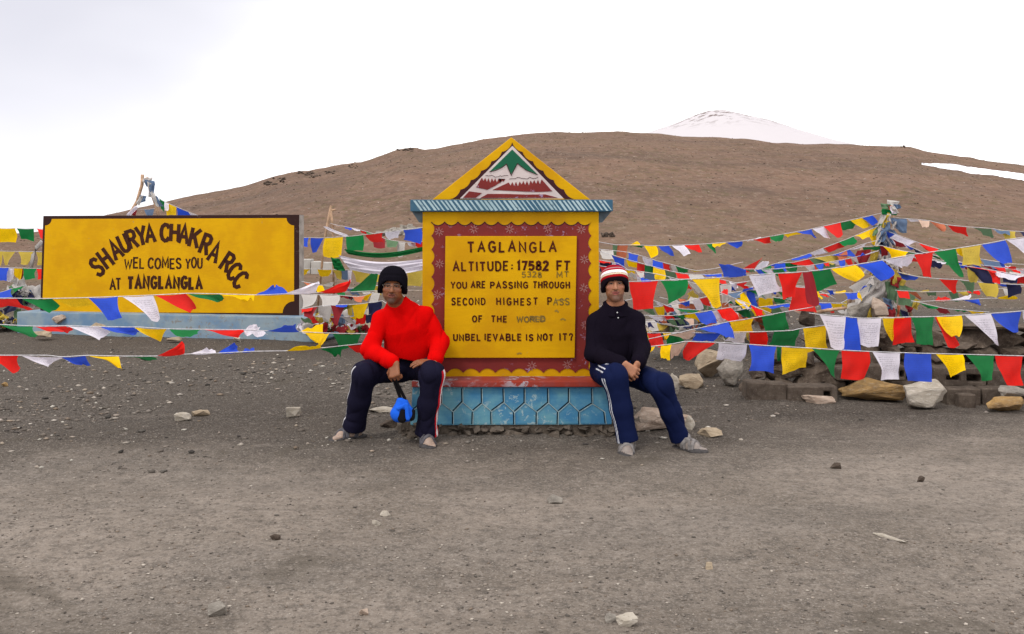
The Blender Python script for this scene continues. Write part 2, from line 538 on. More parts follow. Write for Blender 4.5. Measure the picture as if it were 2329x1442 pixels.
# ------------------------------------------------------------------ rocks
def rock_bm(bm, c, size, seed, ang=0.0, pts=None, flat=0.0, subdiv=2, rough=0.045, box_like=0.0, roll=0.0, pitch=0.0):
    """an angular stone: hull of random points, refined and roughened; c = centre of its base"""
    rnd = random.Random(seed)
    pts = pts or (11 if box_like < 0.35 else 20)
    tmp = bmesh.new()
    for _ in range(pts):
        v = Vector((rnd.gauss(0, 1), rnd.gauss(0, 1), rnd.gauss(0, 1))).normalized()
        if box_like > rnd.random():
            m = max(abs(v.x), abs(v.y), abs(v.z))
            v = v / m * rnd.uniform(0.9, 1.0)
        else:
            v = v * rnd.uniform(0.85, 1.05)
        tmp.verts.new((v.x * 0.5, v.y * 0.5, v.z * 0.5))
    res = bmesh.ops.convex_hull(tmp, input=tmp.verts)
    junk = [g for g in res['geom_interior'] if isinstance(g, bmesh.types.BMVert)]
    bmesh.ops.delete(tmp, geom=junk, context='VERTS')
    bmesh.ops.bevel(tmp, geom=list(tmp.edges), offset=0.014, segments=1, affect='EDGES')
    for _ in range(subdiv):
        bmesh.ops.triangulate(tmp, faces=[f for f in tmp.faces if len(f.verts) > 4])
        bmesh.ops.subdivide_edges(tmp, edges=[e for e in tmp.edges if e.calc_length() > 0.11], cuts=1, use_grid_fill=True)
    off = Vector((seed * 3.1, seed * 1.7, 0))
    for v in tmp.verts:
        n = mnoise.fractal(v.co * 3.0 + off, 0.8, 2.2, 4) * rough + mnoise.noise(v.co * Vector((2, 2, 9)) + off) * rough * 0.5
        v.co += v.co.normalized() * n
    lo = [min(v.co[i] for v in tmp.verts) for i in range(3)]
    hi = [max(v.co[i] for v in tmp.verts) for i in range(3)]
    ca, sa = math.cos(ang), math.sin(ang)
    R = Matrix.Rotation(ang, 3, 'Z') @ Matrix.Rotation(pitch, 3, 'X') @ Matrix.Rotation(roll, 3, 'Y')
    cos = []
    for v in tmp.verts:
        q = Vector([((v.co[i] - lo[i]) / (hi[i] - lo[i]) - 0.5) * size[i] for i in range(3)])
        cos.append(R @ q)
    zmin = min(q.z for q in cos)
    idx = {}
    for v, q in zip(tmp.verts, cos):
        idx[v] = bm.verts.new(Vector(c) + q - Vector((0, 0, zmin)))
    for f in tmp.faces:
        try: bm.faces.new([idx[v] for v in f.verts])
        except ValueError: pass
    tmp.free()

M['rock_grey'] = rock_mat('rock_grey', (0.17, 0.15, 0.13), (0.30, 0.27, 0.235), (0.40, 0.37, 0.33))
M['rock_pale'] = rock_mat('rock_pale', (0.30, 0.26, 0.21), (0.46, 0.41, 0.35), (0.60, 0.56, 0.51))
M['rock_tan'] = rock_mat('rock_tan', (0.25, 0.19, 0.13), (0.40, 0.32, 0.23), (0.48, 0.41, 0.32))
M['rock_ochre'] = rock_mat('rock_ochre', (0.16, 0.10, 0.05), (0.40, 0.25, 0.10), (0.34, 0.28, 0.20))
M['rock_pink'] = rock_mat('rock_pink', (0.30, 0.22, 0.17), (0.46, 0.36, 0.29), (0.54, 0.47, 0.40))
M['rock_dark'] = rock_mat('rock_dark', (0.045, 0.033, 0.026), (0.095, 0.072, 0.057), (0.17, 0.14, 0.115))
M['masonry'] = rock_mat('masonry', (0.060, 0.044, 0.034), (0.130, 0.100, 0.078), (0.22, 0.178, 0.145), 8, False)
M['block'] = rock_mat('block', (0.066, 0.050, 0.040), (0.120, 0.095, 0.076), (0.185, 0.152, 0.126), 9, False)

def stone(x0, x1, y0, y1, label, mat, seed, depth=None, base_y=None, dist=None, size=None, **kw):
    """a stone that fills the photo box x0..x1, y0..y1, standing on the ground"""
    d = dist if dist else gd(base_y if base_y else y1)
    w, h = (x1 - x0) / F * d, (y1 - y0) / F * d
    dep = depth if depth else w * 0.7
    p = P((x0 + x1) / 2, y1, d)
    c = Vector((p.x, d + dep * 0.5, max(p.z, 0) - 0.012))
    if not dist:
        c.z = float(terr(c.x, c.y)) - 0.01
        h = max(h, 0.02)
    rb = bmesh.new()
    rock_bm(rb, c, size or (w, dep, h + 0.012), seed, **kw)
    fixn(rb)
    o = from_bm('stone', rb, M[mat], smooth=False)
    # origin at the stone's base
    o.data.transform(Matrix.Translation(-c))
    o.location = c
    tag(o, label, 'stone')
    return o

stone(395, 431, 944, 962, 'pale wedge shaped stone on the dark gravel, left of a flat one', 'rock_pale', 11, box_like=0.6)
stone(432, 474, 940, 953, 'flat tan stone on the dark gravel touching a pale wedge', 'rock_tan', 12, box_like=0.4)
stone(649, 682, 933, 955, 'cream stone with a slanted top on the gravel near the seated man in red', 'rock_pale', 13, box_like=0.5)
stone(470, 512, 1370, 1402, 'grey angular stone alone at the front edge of the dirt lot', 'rock_grey', 14, box_like=0.3)
stone(1244, 1281, 1120, 1140, 'small grey stone on bare dirt in front of the monument', 'rock_grey', 15)
stone(860, 888, 1161, 1172, 'small cream stone above a rounder one on the dirt', 'rock_pale', 16)
stone(845, 866, 1185, 1198, 'round cream pebble below a longer cream stone', 'rock_pale', 17)
stone(1402, 1453, 1415, 1437, 'cream pointed stone at the bottom edge of the photo', 'rock_pale', 18)
stone(1377, 1403, 1408, 1428, 'small grey stone beside a cream pointed stone', 'rock_grey', 19)
stone(815, 838, 1393, 1406, 'round grey stone at the front of the dirt, by itself', 'rock_pink', 20)
stone(2010, 2050, 1200, 1230, 'long thin cream splinter of stone on the bare dirt', 'rock_pale', 21, size=(0.20, 0.035, 0.022), ang=-1.05, box_like=0.7)
stone(1890, 1916, 1056, 1068, 'small dark grey stone on the dirt before the stone wall', 'rock_dark', 22)
stone(2088, 2105, 1086, 1098, 'round slate pebble on the dirt at the right', 'rock_dark', 23)
stone(610, 636, 1221, 1232, 'small dark brown stone on bare dirt', 'rock_dark', 24)
stone(1606, 1622, 1286, 1300, 'small brown cube like stone on the dirt', 'rock_tan', 25, box_like=0.8)
stone(0, 16, 871, 881, 'orange tan stone at the left edge of the photo', 'rock_ochre', 26)
stone(835, 900, 932, 943, 'flat cream slab behind the blue pouch', 'rock_pale', 27, box_like=0.6)
stone(862, 905, 958, 975, 'dark stone under the red man\'s blue pouch', 'rock_dark', 28)
stone(1446, 1585, 962, 1002, 'large flat pinkish slab behind the feet of the man in black', 'rock_pink', 29, depth=0.30, base_y=985, box_like=0.4)
stone(1560, 1583, 958, 992, 'upright pale stone at the end of the pinkish slab', 'rock_pale', 30, base_y=986)
stone(1592, 1646, 984, 1001, 'knobbly tan stone on the ground right of the pinkish slab', 'rock_tan', 31)
stone(1514, 1547, 853, 903, 'cream block standing on end by the knee of the man in black', 'rock_pale', 32, box_like=0.7, depth=0.12)
stone(1545, 1602, 858, 890, 'long brown stone lying beside a cream upright block', 'rock_tan', 33, box_like=0.5)
stone(1588, 1660, 775, 842, 'big tan slab leaning at the left end of the stone wall', 'rock_tan', 34, base_y=862, depth=0.35, box_like=0.5, roll=0.25)
stone(1636, 1702, 812, 892, 'tall grey boulder at the corner of the stone wall', 'rock_grey', 35, base_y=893, depth=0.26, box_like=0.55, pitch=-0.2)
stone(1828, 1904, 907, 923, 'flat pale slab lying in front of a hollow block', 'rock_pink', 36, box_like=0.8, depth=0.09)
stone(1920, 2062, 866, 918, 'long ochre layered stone at the foot of the wall', 'rock_ochre', 37, box_like=0.8, depth=0.26)
stone(2062, 2162, 866, 934, 'big pale grey boulder leaning on the wall under a blue flag', 'rock_pale', 38, depth=0.28, pts=13)
stone(2254, 2345, 906, 939, 'orange brown flat stone at the right edge by the wall', 'rock_ochre', 39, box_like=0.5, depth=0.25)
stone(2284, 2345, 884, 909, 'grey stone stacked on an orange brown one', 'rock_grey', 40, dist=8.22, box_like=0.7, depth=0.2)
stone(1818, 1856, 703, 742, 'reddish brown rock on the ground behind the wall', 'rock_dark', 41, dist=10.6, box_like=0.4)
stone(190, 232, 735, 762, 'tan stone leaning on the blue plinth of the sign board', 'rock_tan', 42, dist=13.3)
stone(112, 150, 716, 738, 'pinkish cream stone at the left end of the blue plinth', 'rock_pink', 43, dist=13.9)
stone(528, 546, 767, 776, 'white pebble in front of the blue plinth', 'rock_pale', 44, dist=13.0)
stone(370, 412, 768, 775, 'flat tan stone on the gravel before the blue plinth', 'rock_tan', 45, dist=12.9)
stone(66, 112, 752, 766, 'rough tan rock on the gravel under a red flag', 'rock_tan', 46, dist=13.2)

def hill_rock(x, y, w, h, label, seed):
    p = hit(x, y, 40)
    s = p.y / F
    rb = bmesh.new()
    c = Vector((p.x, p.y, float(terr(p.x, p.y)) - 0.05))
    rnd = random.Random(seed)
    n_ = 12 if w > 15 else 3
    for i in range(n_):
        q = hit(x + rnd.uniform(-.5, .5) * w, y + rnd.uniform(-.45, .45) * h * (1 if w > 15 else .2), 40) if p.y > 60 else Vector((p.x + rnd.uniform(-.5, .5) * w * s, p.y, p.z))
        if abs(q.y - p.y) > 40: q = p
        k = rnd.uniform(.25, .6) * (1 if w > 15 else 1.4)
        rock_bm(rb, Vector((q.x, q.y, float(terr(q.x, q.y)) - 0.12 * h * s)), (w * s * .42 * k * 1.5, w * s * .5 * k, h * s * k), seed * 20 + i, subdiv=1, rough=0.12, ang=rnd.uniform(0, 3))
    fixn(rb)
    o = from_bm('rock_outcrop', rb, M['rock_dark'])
    o.data.transform(Matrix.Translation(-c))
    o.location = c
    tag(o, label, 'rock')
hill_rock(612, 418, 34, 9, 'low dark outcrop at the lower left end of the crest rocks', 51)
hill_rock(634, 411, 26, 11, 'dark outcrop just below the ridge over the sign board', 52)
hill_rock(694, 396, 36, 10, 'widest dark outcrop below the ridge', 53)
hill_rock(716, 402, 26, 7, 'dark outcrop under the widest one', 54)
hill_rock(752, 393, 24, 7, 'thin dark outcrop in the middle of the ridge rocks', 55)
hill_rock(803, 380, 20, 8, 'last dark outcrop up the ridge', 56)
hill_rock(920, 342, 34, 8, 'brown rock knob on the skyline left of the monument peak', 57)
hill_rock(2054, 336, 10, 11, 'tiny dark cairn on the skyline at the right', 58)
hill_rock(1385, 540, 30, 26, 'dark rock on the slope just right of the monument', 59)

# ------------------------------------------------------------------ gravel and scree: more stones than anyone could count
def scatter(name, n, dmin, dmax, smin, smax, seed, label, umax=0.62, palette=None, p_pow=1.0):
    r = np.random.RandomState(seed)
    d = dmin * (dmax / dmin) ** (r.rand(n) ** p_pow)
    X = (r.rand(n) * 2 - 1) * umax * d
    keep = ~((np.abs(X) < 0.72) & (d > 7.0) & (d < 7.95)) & ((fbm(X * 0.5, d * 0.5, 3, 8) + 0.45) > r.rand(n) * 0.7)
    if name == 'gravel_bank': keep &= np.clip((d - 6.2 - 1.5 * fbm(X, d, 3, 11) - 0.35 * np.maximum(X, 0)) / 2.6, 0, 1) > r.rand(n)
    X, d = X[keep], d[keep]
    n = len(X)
    s = smin * (smax / smin) ** (r.rand(n) ** 2.6)
    if dmin > 20: s = s * np.clip(d / 100, 0.30, 1.0)
    base = np.array([(1, 0, 0), (-1, 0, 0), (0, 1, 0), (0, -1, 0), (0, 0, 1), (0, 0, -1), (.6, .6, .5), (-.6, .6, .5), (-.6, -.6, .5), (.6, -.6, .5)], float)
    base_f = [(4, 0, 6), (6, 2, 4), (4, 2, 7), (7, 1, 4), (4, 1, 8), (8, 3, 4), (4, 3, 9), (9, 0, 4),
              (0, 2, 6), (2, 1, 7), (1, 3, 8), (3, 0, 9), (5, 2, 0), (5, 1, 2), (5, 3, 1), (5, 0, 3)]
    V = base[None] * (0.75 + 0.5 * r.rand(n, 10, 1))
    V = V * np.stack([0.7 + 0.8 * r.rand(n), 0.6 + 0.5 * r.rand(n), 0.30 + 0.35 * r.rand(n)], -1)[:, None, :]
    a = r.rand(n) * 6.283
    ca, sa = np.cos(a)[:, None], np.sin(a)[:, None]
    V = np.stack([V[..., 0] * ca - V[..., 1] * sa, V[..., 0] * sa + V[..., 1] * ca, V[..., 2]], -1)
    V = V * s[:, None, None] * 0.5
    z = terr(X, d)
    V = V + np.stack([X, d, z + s * 0.08], -1)[:, None, :]
    pal = np.array(palette)
    c = pal[r.randint(0, len(pal), n)] * (0.75 + 0.5 * r.rand(n, 1))
    faces = (np.array(base_f)[None] + (np.arange(n) * 10)[:, None, None]).reshape(-1, 3)
    o = from_np(name, V.reshape(-1, 3), faces, M['pebble'], smooth=False, cols=np.repeat(c, 10, 0))
    return tag(o, label, kind='stuff')
t = NT('pebble')
M['pebble'] = t.done(t.mix(t.ramp(t.noise(60, 4), 0.3, 0.7, 0, 0.4), t.attr('tint'), (0.10, 0.09, 0.08)), 0.9)
PALN = [(0.15, 0.125, 0.105), (0.19, 0.16, 0.135), (0.11, 0.095, 0.082), (0.23, 0.195, 0.165), (0.30, 0.25, 0.21), (0.085, 0.072, 0.062), (0.40, 0.35, 0.30), (0.17, 0.13, 0.10)]
PAL = [(0.13, 0.115, 0.10), (0.17, 0.15, 0.13), (0.06, 0.052, 0.048), (0.22, 0.19, 0.165), (0.34, 0.28, 0.22), (0.09, 0.08, 0.07), (0.46, 0.41, 0.36), (0.20, 0.15, 0.11), (0.045, 0.04, 0.036), (0.28, 0.22, 0.17)]
scatter('gravel', 46000, 3.0, 10.0, 0.0025, 0.019, 21, 'fine grey gravel strewn over the dirt lot', palette=PALN)
scatter('gravel_bank', 40000, 6.0, 30, 0.010, 0.056, 22, 'coarse pale and dark gravel behind the seats', palette=PAL + PALN + [(0.10, 0.085, 0.07), (0.12, 0.10, 0.085), (0.5, 0.46, 0.4)])
scatter('scree', 36000, 26, 225, 0.04, 0.26, 23, 'loose brown and pale stones scattered on the hillside', umax=0.56,
        palette=[(0.16, 0.105, 0.075), (0.10, 0.065, 0.048), (0.24, 0.17, 0.125), (0.42, 0.34, 0.28), (0.075, 0.052, 0.038), (0.20, 0.13, 0.095), (0.30, 0.22, 0.17), (0.18, 0.12, 0.085), (0.15, 0.10, 0.07)], p_pow=0.8)
# ------------------------------------------------------------------ hand painted lettering: stroke glyphs in a unit box
G_ = {
 'A': (.7, [[(0, 0), (.35, 1), (.7, 0)], [(.13, .36), (.57, .36)]]),
 'B': (.62, [[(.0, 0), (0, 1), (.42, 1), (.57, .9), (.57, .64), (.44, .53), (.03, .53)], [(.44, .53), (.62, .40), (.62, .13), (.46, 0), (.03, 0)]]),
 'C': (.62, [[(.62, .80), (.48, .97), (.30, 1), (.10, .88), (0, .64), (0, .36), (.10, .12), (.30, 0), (.48, .03), (.62, .2)]]),
 'D': (.62, [[(.03, 0), (.33, 0), (.54, .14), (.62, .4), (.62, .6), (.54, .86), (.33, 1), (0, 1), (0, 0)]]),
 'E': (.52, [[(.52, 1), (0, 1), (0, 0), (.52, 0)], [(.03, .52), (.44, .52)]]),
 'F': (.5, [[(.5, 1), (0, 1), (0, 0)], [(.03, .52), (.42, .52)]]),
 'G': (.66, [[(.62, .82), (.48, .97), (.30, 1), (.10, .88), (0, .64), (0, .36), (.10, .12), (.30, 0), (.50, .04), (.64, .2), (.64, .46), (.36, .46)]]),
 'H': (.62, [[(0, 0), (0, 1)], [(.62, 0), (.62, 1)], [(.03, .52), (.59, .52)]]),
 'I': (.06, [[(.03, 0), (.03, 1)]]),
 'K': (.62, [[(0, 0), (0, 1)], [(.60, 1), (.04, .46)], [(.22, .62), (.62, 0)]]),
 'L': (.5, [[(0, 1), (0, 0), (.5, 0)]]),
 'M': (.76, [[(0, 0), (.03, 1), (.38, .25), (.73, 1), (.76, 0)]]),
 'N': (.62, [[(0, 0), (0, 1), (.62, 0), (.62, 1)]]),
 'O': (.68, [[(.34, 1), (.12, .9), (0, .64), (0, .36), (.12, .1), (.34, 0), (.56, .1), (.68, .36), (.68, .64), (.56, .9), (.34, 1)]]),
 'P': (.58, [[(0, 0), (0, 1), (.40, 1), (.57, .88), (.57, .62), (.40, .48), (.03, .48)]]),
 'R': (.62, [[(0, 0), (0, 1), (.40, 1), (.57, .89), (.57, .64), (.40, .52), (.03, .52)], [(.30, .50), (.62, 0)]]),
 'S': (.58, [[(.55, .84), (.42, .98), (.2, 1), (.04, .88), (.03, .68), (.16, .55), (.42, .46), (.56, .32), (.55, .12), (.40, 0), (.16, 0), (.0, .16)]]),
 'T': (.62, [[(0, 1), (.62, 1)], [(.31, .97), (.31, 0)]]),
 'U': (.62, [[(0, 1), (0, .28), (.12, .05), (.31, 0), (.50, .05), (.62, .28), (.62, 1)]]),
 'V': (.66, [[(0, 1), (.33, 0), (.66, 1)]]),
 'W': (.9, [[(0, 1), (.22, 0), (.45, .8), (.68, 0), (.9, 1)]]),
 'Y': (.64, [[(0, 1), (.32, .46), (.64, 1)], [(.32, .43), (.32, 0)]]),
 '1': (.2, [[(0, .86), (.15, 1), (.15, 0)]]),
 '2': (.56, [[(.02, .80), (.14, .97), (.36, 1), (.52, .88), (.52, .66), (.0, .0), (.56, 0)]]),
 '3': (.55, [[(.02, .92), (.25, 1), (.48, .92), (.50, .68), (.36, .55), (.2, .53)], [(.36, .53), (.54, .40), (.52, .12), (.32, 0), (.0, .06)]]),
 '5': (.55, [[(.52, 1), (.07, 1), (.03, .56), (.30, .62), (.52, .50), (.54, .2), (.38, 0), (.14, 0), (0, .12)]]),
 '7': (.55, [[(0, 1), (.55, 1), (.22, 0)]]),
 '8': (.56, [[(.28, .54), (.08, .66), (.08, .9), (.28, 1), (.48, .9), (.48, .66), (.28, .54), (.02, .36), (.04, .1), (.28, 0), (.52, .1), (.54, .36), (.28, .52)]]),
 ':': (.08, [[(.04, .20), (.04, .32)], [(.04, .64), (.04, .76)]]),
 '?': (.48, [[(.0, .74), (.06, .94), (.26, 1), (.45, .90), (.46, .66), (.30, .46)], [(.30, .40), (.27, .0)]]),
}

def ribbon(pts, w, w_end=None):
    """mitred outline strip of a polyline: list of (left, right) 2-D pairs"""
    n = len(pts)
    closed = (abs(pts[0][0] - pts[-1][0]) + abs(pts[0][1] - pts[-1][1])) < 1e-6
    out = []
    for i in range(n):
        def dirn(a, b):
            dx, dy = b[0] - a[0], b[1] - a[1]
            L = math.hypot(dx, dy) or 1
            return dx / L, dy / L
        d1 = dirn(pts[i - 1], pts[i]) if i > 0 else (dirn(pts[-2], pts[-1]) if closed else None)
        d2 = dirn(pts[i], pts[i + 1]) if i < n - 1 else (dirn(pts[0], pts[1]) if closed else None)
        if d1 is None: d1 = d2
        if d2 is None: d2 = d1
        n1, n2 = (-d1[1], d1[0]), (-d2[1], d2[0])
        mx_, my_ = n1[0] + n2[0], n1[1] + n2[1]
        L = math.hypot(mx_, my_) or 1
        mx_, my_ = mx_ / L, my_ / L
        k = 1 / max(0.45, mx_ * n1[0] + my_ * n1[1])
        hw = w / 2 * k
        x, y = pts[i]
        ex = 0.0
        if i == 0 and not closed: x, y = x - d2[0] * w * 0.15, y - d2[1] * w * 0.15
        if i == n - 1 and not closed: x, y = x + d1[0] * w * 0.15, y + d1[1] * w * 0.15
        out.append(((x + mx_ * hw, y + my_ * hw), (x - mx_ * hw, y - my_ * hw)))
    return out

_layer = [0]
def stroke(bm, pts, w, mapper, off=0.002):
    """paint one brush stroke: pts in photo px, mapper(px, py, off) -> point on the surface"""
    _layer[0] += 1
    o = off + 0.00025 * (_layer[0] % 9)
    rb = ribbon(pts, w)
    vs = [(bm.verts.new(mapper(*a, o)), bm.verts.new(mapper(*b, o))) for a, b in rb]
    for (a, b), (c, e) in zip(vs, vs[1:]):
        bm.faces.new((a, b, e, c))

def word(bm, text, x0, x1, y0, y1, w, mapper, seed=0, gap=0.28, jit=0.055):
    """one painted word filling the box x0..x1, y0 (top)..y1 (bottom)"""
    rnd = random.Random(seed + len(text) * 31)
    tot = sum(G_[c][0] for c in text) + gap * (len(text) - 1)
    h = (y1 - y0) - w * 0.7
    sx = ((x1 - x0) - w * 0.7) / tot
    x = x0 + w * 0.35
    for c in text:
        wd, strokes = G_[c]
        a, b, k = rnd.uniform(-jit, jit), rnd.uniform(-jit, jit), 1 + rnd.uniform(-jit, jit)
        for s in strokes:
            stroke(bm, [(x + (u + a * (v - .5)) * sx, y1 - w * 0.35 - (v * k + b) * h) for u, v in s], w * rnd.uniform(0.92, 1.1), mapper)
        x += (wd + gap) * sx

def glyph(bm, c, cx, cy, gw, gh, rot, w, mapper, seed=0):
    """one letter centred on (cx, cy), turned clockwise by rot degrees"""
    wd, strokes = G_[c]
    r = math.radians(rot)
    for s in strokes:
        pts = []
        for u, v in s:
            a, b = (u - wd / 2) / max(wd, .3) * gw, (0.5 - v) * gh
            pts.append((cx + a * math.cos(r) - b * math.sin(r), cy + a * math.sin(r) + b * math.cos(r)))
        stroke(bm, pts, w, mapper)

# ------------------------------------------------------------------ the pass monument
M['yellow'] = paint_mat('yellow_paint', (0.56, 0.300, 0.002), (0.42, 0.195, 0.003), (0.36, 0.25, 0.08), 0.05, stain_k=0.7)
M['yellow_panel'] = paint_mat('yellow_panel_paint', (0.56, 0.300, 0.001), (0.45, 0.212, 0.002), (0.40, 0.26, 0.04), 0.05, stain_k=0.75)
M['maroon'] = paint_mat('maroon_paint', (0.185, 0.026, 0.022), (0.11, 0.018, 0.020), (0.30, 0.22, 0.33), 0.42, chip_scale=26)
M['dark_maroon'] = paint_mat('dark_maroon_paint', (0.045, 0.013, 0.016), (0.025, 0.010, 0.014), (0.12, 0.08, 0.07), 0.1)
M['letter'] = paint_mat('letter_paint', (0.050, 0.008, 0.004), (0.085, 0.016, 0.005), (0.26, 0.13, 0.005), 0.2, chip_scale=40)
M['faded_letter'] = paint_mat('faded_letter_paint', (0.175, 0.110, 0.022), (0.13, 0.085, 0.028), (0.40, 0.23, 0.004), 0.55, chip_scale=40)
M['smudge'] = paint_mat('smudge_paint', (0.28, 0.170, 0.022), (0.21, 0.14, 0.035), (0.48, 0.26, 0.004), 0.6, chip_scale=30)
M['blue_tile'] = paint_mat('blue_plinth_paint', (0.045, 0.175, 0.325), (0.125, 0.290, 0.345), (0.27, 0.37, 0.40), 0.70, chip_scale=20, stain_k=1.0)
M['ledge'] = paint_mat('ledge_paint', (0.27, 0.036, 0.022), (0.13, 0.07, 0.085), (0.33, 0.31, 0.35), 0.95, chip_scale=9)
M['fascia_blue'] = paint_mat('fascia_blue_paint', (0.035, 0.095, 0.155), (0.075, 0.135, 0.165), (0.24, 0.28, 0.29), 0.3)
M['fascia_white'] = paint_mat('fascia_white_paint', (0.36, 0.47, 0.50), (0.19, 0.29, 0.33), (0.10, 0.15, 0.19), 0.4)
M['soffit'] = plain_mat('grey_blue_soffit', (0.075, 0.095, 0.110), 0.8, 0.3, 14)
M['white_paint'] = paint_mat('white_paint', (0.55, 0.475, 0.46), (0.36, 0.27, 0.26), (0.26, 0.13, 0.11), 0.3)
M['green_paint'] = paint_mat('green_paint', (0.012, 0.105, 0.052), (0.010, 0.065, 0.038), (0.16, 0.22, 0.17), 0.1)
M['groove'] = plain_mat('groove_dark', (0.010, 0.014, 0.018), 0.9)
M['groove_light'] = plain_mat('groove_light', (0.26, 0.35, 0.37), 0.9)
M['pale_pink'] = paint_mat('pale_pink_paint', (0.30, 0.14, 0.13), (0.25, 0.09, 0.085), (0.19, 0.03, 0.025), 0.75, chip_scale=40)
M['mortar'] = rock_mat('mortar_rubble', (0.070, 0.055, 0.043), (0.125, 0.100, 0.080), (0.21, 0.175, 0.145), 9, False)

DM = 7.30                                              # distance of the monument's front face
mon = empty('pass_monument', (gx(1163, DM), DM, 0), 'yellow pointed pass monument with painted altitude text on a blue plinth', 'monument')

def flatmap(d):
    return lambda x, y, o: P(x, y, d) - Vector((0, o, 0))

# rubble footing
bm = bmesh.new()
rr = random.Random(5)
x = 900
k = 0
while x < 1408:
    w = rr.uniform(9, 34)
    for lvl in range(2):
        yb = 1004 - lvl * 17 - rr.uniform(0, 4)
        h = rr.uniform(10, 22)
        d = 7.02 + lvl * 0.035 + rr.uniform(-0.03, 0.05)
        c = P(x + w / 2 + rr.uniform(-8, 8), yb, d)
        c.y += 0.09
        c.z = max(c.z, -0.01)
        rock_bm(bm, c, (w / F * d * 1.25, 0.20, h / F * d), 300 + k, subdiv=1, rough=0.10, box_like=0.3, ang=rr.uniform(-.4, .4))
        k += 1
    x += w * 0.75
box(bm, gx(912, 7.1), gx(1398, 7.1), 7.12, 8.05, -0.05, P(0, 962, 7.1).z)
fixn(bm)
from_bm('footing', bm, M['mortar'], mon)

# plinth with incised honeycomb
DP = 7.10
bm = bmesh.new()
zb, zt = P(0, 968, DP).z, P(0, 880, DP).z
front = [P(933, 968, DP), P(1392, 966, DP), P(1389, 920, DP), P(1384, 880, DP), P(938, 880, DP)]
prism(bm, front, 0.95)
fixn(bm)
bevel(bm, 0.012)
from_bm('plinth', bm, M['blue_tile'], mon)
bm, bm2 = bmesh.new(), bmesh.new()
fm = flatmap(DP)
tops = [957, 1003, 1050, 1094.5, 1143.8, 1192, 1245, 1292.7, 1345]
vals = [935, 981, 1029, 1074, 1116, 1168, 1219.5, 1267.7, 1315.6, 1373]
rr = random.Random(3)
zig = []
for i, v in enumerate(vals):
    zig.append((v, 935 + rr.uniform(-1.5, 1.5)))
    if i < len(tops): zig.append((tops[i], 915 + rr.uniform(-2, 2)))
def groove(pts):
    stroke(bm, pts, 2.4, fm, 0.002)
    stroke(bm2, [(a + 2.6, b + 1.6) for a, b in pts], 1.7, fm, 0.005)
groove(zig)
for v in vals[1:]:
    if v < 1370: groove([(v, 937), (v + rr.uniform(-1, 1), 964)])
groove([(1373, 936), (1376, 962)])
for v in tops:
    groove([(v, 883), (v + rr.uniform(-1, 1), 914)])
from_bm('honeycomb_joint', bm, M['groove'], mon)
from_bm('joint_edge', bm2, M['groove_light'], mon)

# worn ledge the two men sit on
bm = bmesh.new()
prism(bm, [P(936, 881, 7.06), P(1388, 880.5, 7.06), P(1388, 867, 7.06), P(936, 867.5, 7.06)], 1.0)
fixn(bm); bevel(bm, 0.008)
from_bm('ledge', bm, M['ledge'], mon)

# pillar body
bm = bmesh.new()
prism(bm, [P(960, 867, DM), P(1363, 867, DM), P(1362, 481.5, DM), P(961, 481.5, DM)], 0.62)
fixn(bm); bevel(bm, 0.006)
from_bm('pillar_body', bm, M['yellow'], mon)

def scallops(x0, y0, x1, y1, n, depth, inward):
    """points from one corner to the next; lobes bulge towards `inward` (unit px vector)"""
    pts = []
    for i in range(n):
        for j in range(7):
            t_ = (i + j / 7) / n
            b = math.sin(math.pi * j / 7) ** 0.75 * depth
            pts.append((x0 + (x1 - x0) * t_ + inward[0] * b, y0 + (y1 - y0) * t_ + inward[1] * b))
    return pts
out = scallops(981, 505, 1345, 505, 12, 8, (0, 1)) + scallops(1345, 505, 1345, 848, 11, 7, (-1, 0)) + \
      scallops(1345, 848, 981, 848, 10, 10, (0, -1)) + scallops(981, 848, 981, 505, 11, 7, (1, 0))
bm = bmesh.new()
prism(bm, list(reversed(ppoly(out, DM - 0.005))), 0.02)
fixn(bm)
from_bm('maroon_border', bm, M['maroon'], mon)
# dark outline under the yellow lobes
bm = bmesh.new()
stroke(bm, out[:84], 2.0, flatmap(DM - 0.005), 0.001)
from_bm('scallop_line', bm, M['dark_maroon'], mon)
# faint painted flowers on the border
fb = flatmap(DM - 0.005)
rr = random.Random(9)
for cx_, cy_ in [(999, 527), (1078, 521), (1159, 521), (1246, 520), (1322, 522), (995, 670), (1000, 600), (1329, 590), (1328, 655), (1331, 740), (1290, 829), (1210, 832)]:
    bm = bmesh.new()
    for a in range(4):
        an = a * math.pi / 4 + rr.uniform(-.1, .1)
        r_ = 10
        for sg in (1, -1):
            stroke(bm, [(cx_ + sg * 3 * math.cos(an), cy_ + sg * 3 * math.sin(an)), (cx_ + sg * r_ * math.cos(an), cy_ + sg * r_ * math.sin(an))], 2.0, fb, 0.001)
    from_bm('floral_motif', bm, M['pale_pink'], mon)

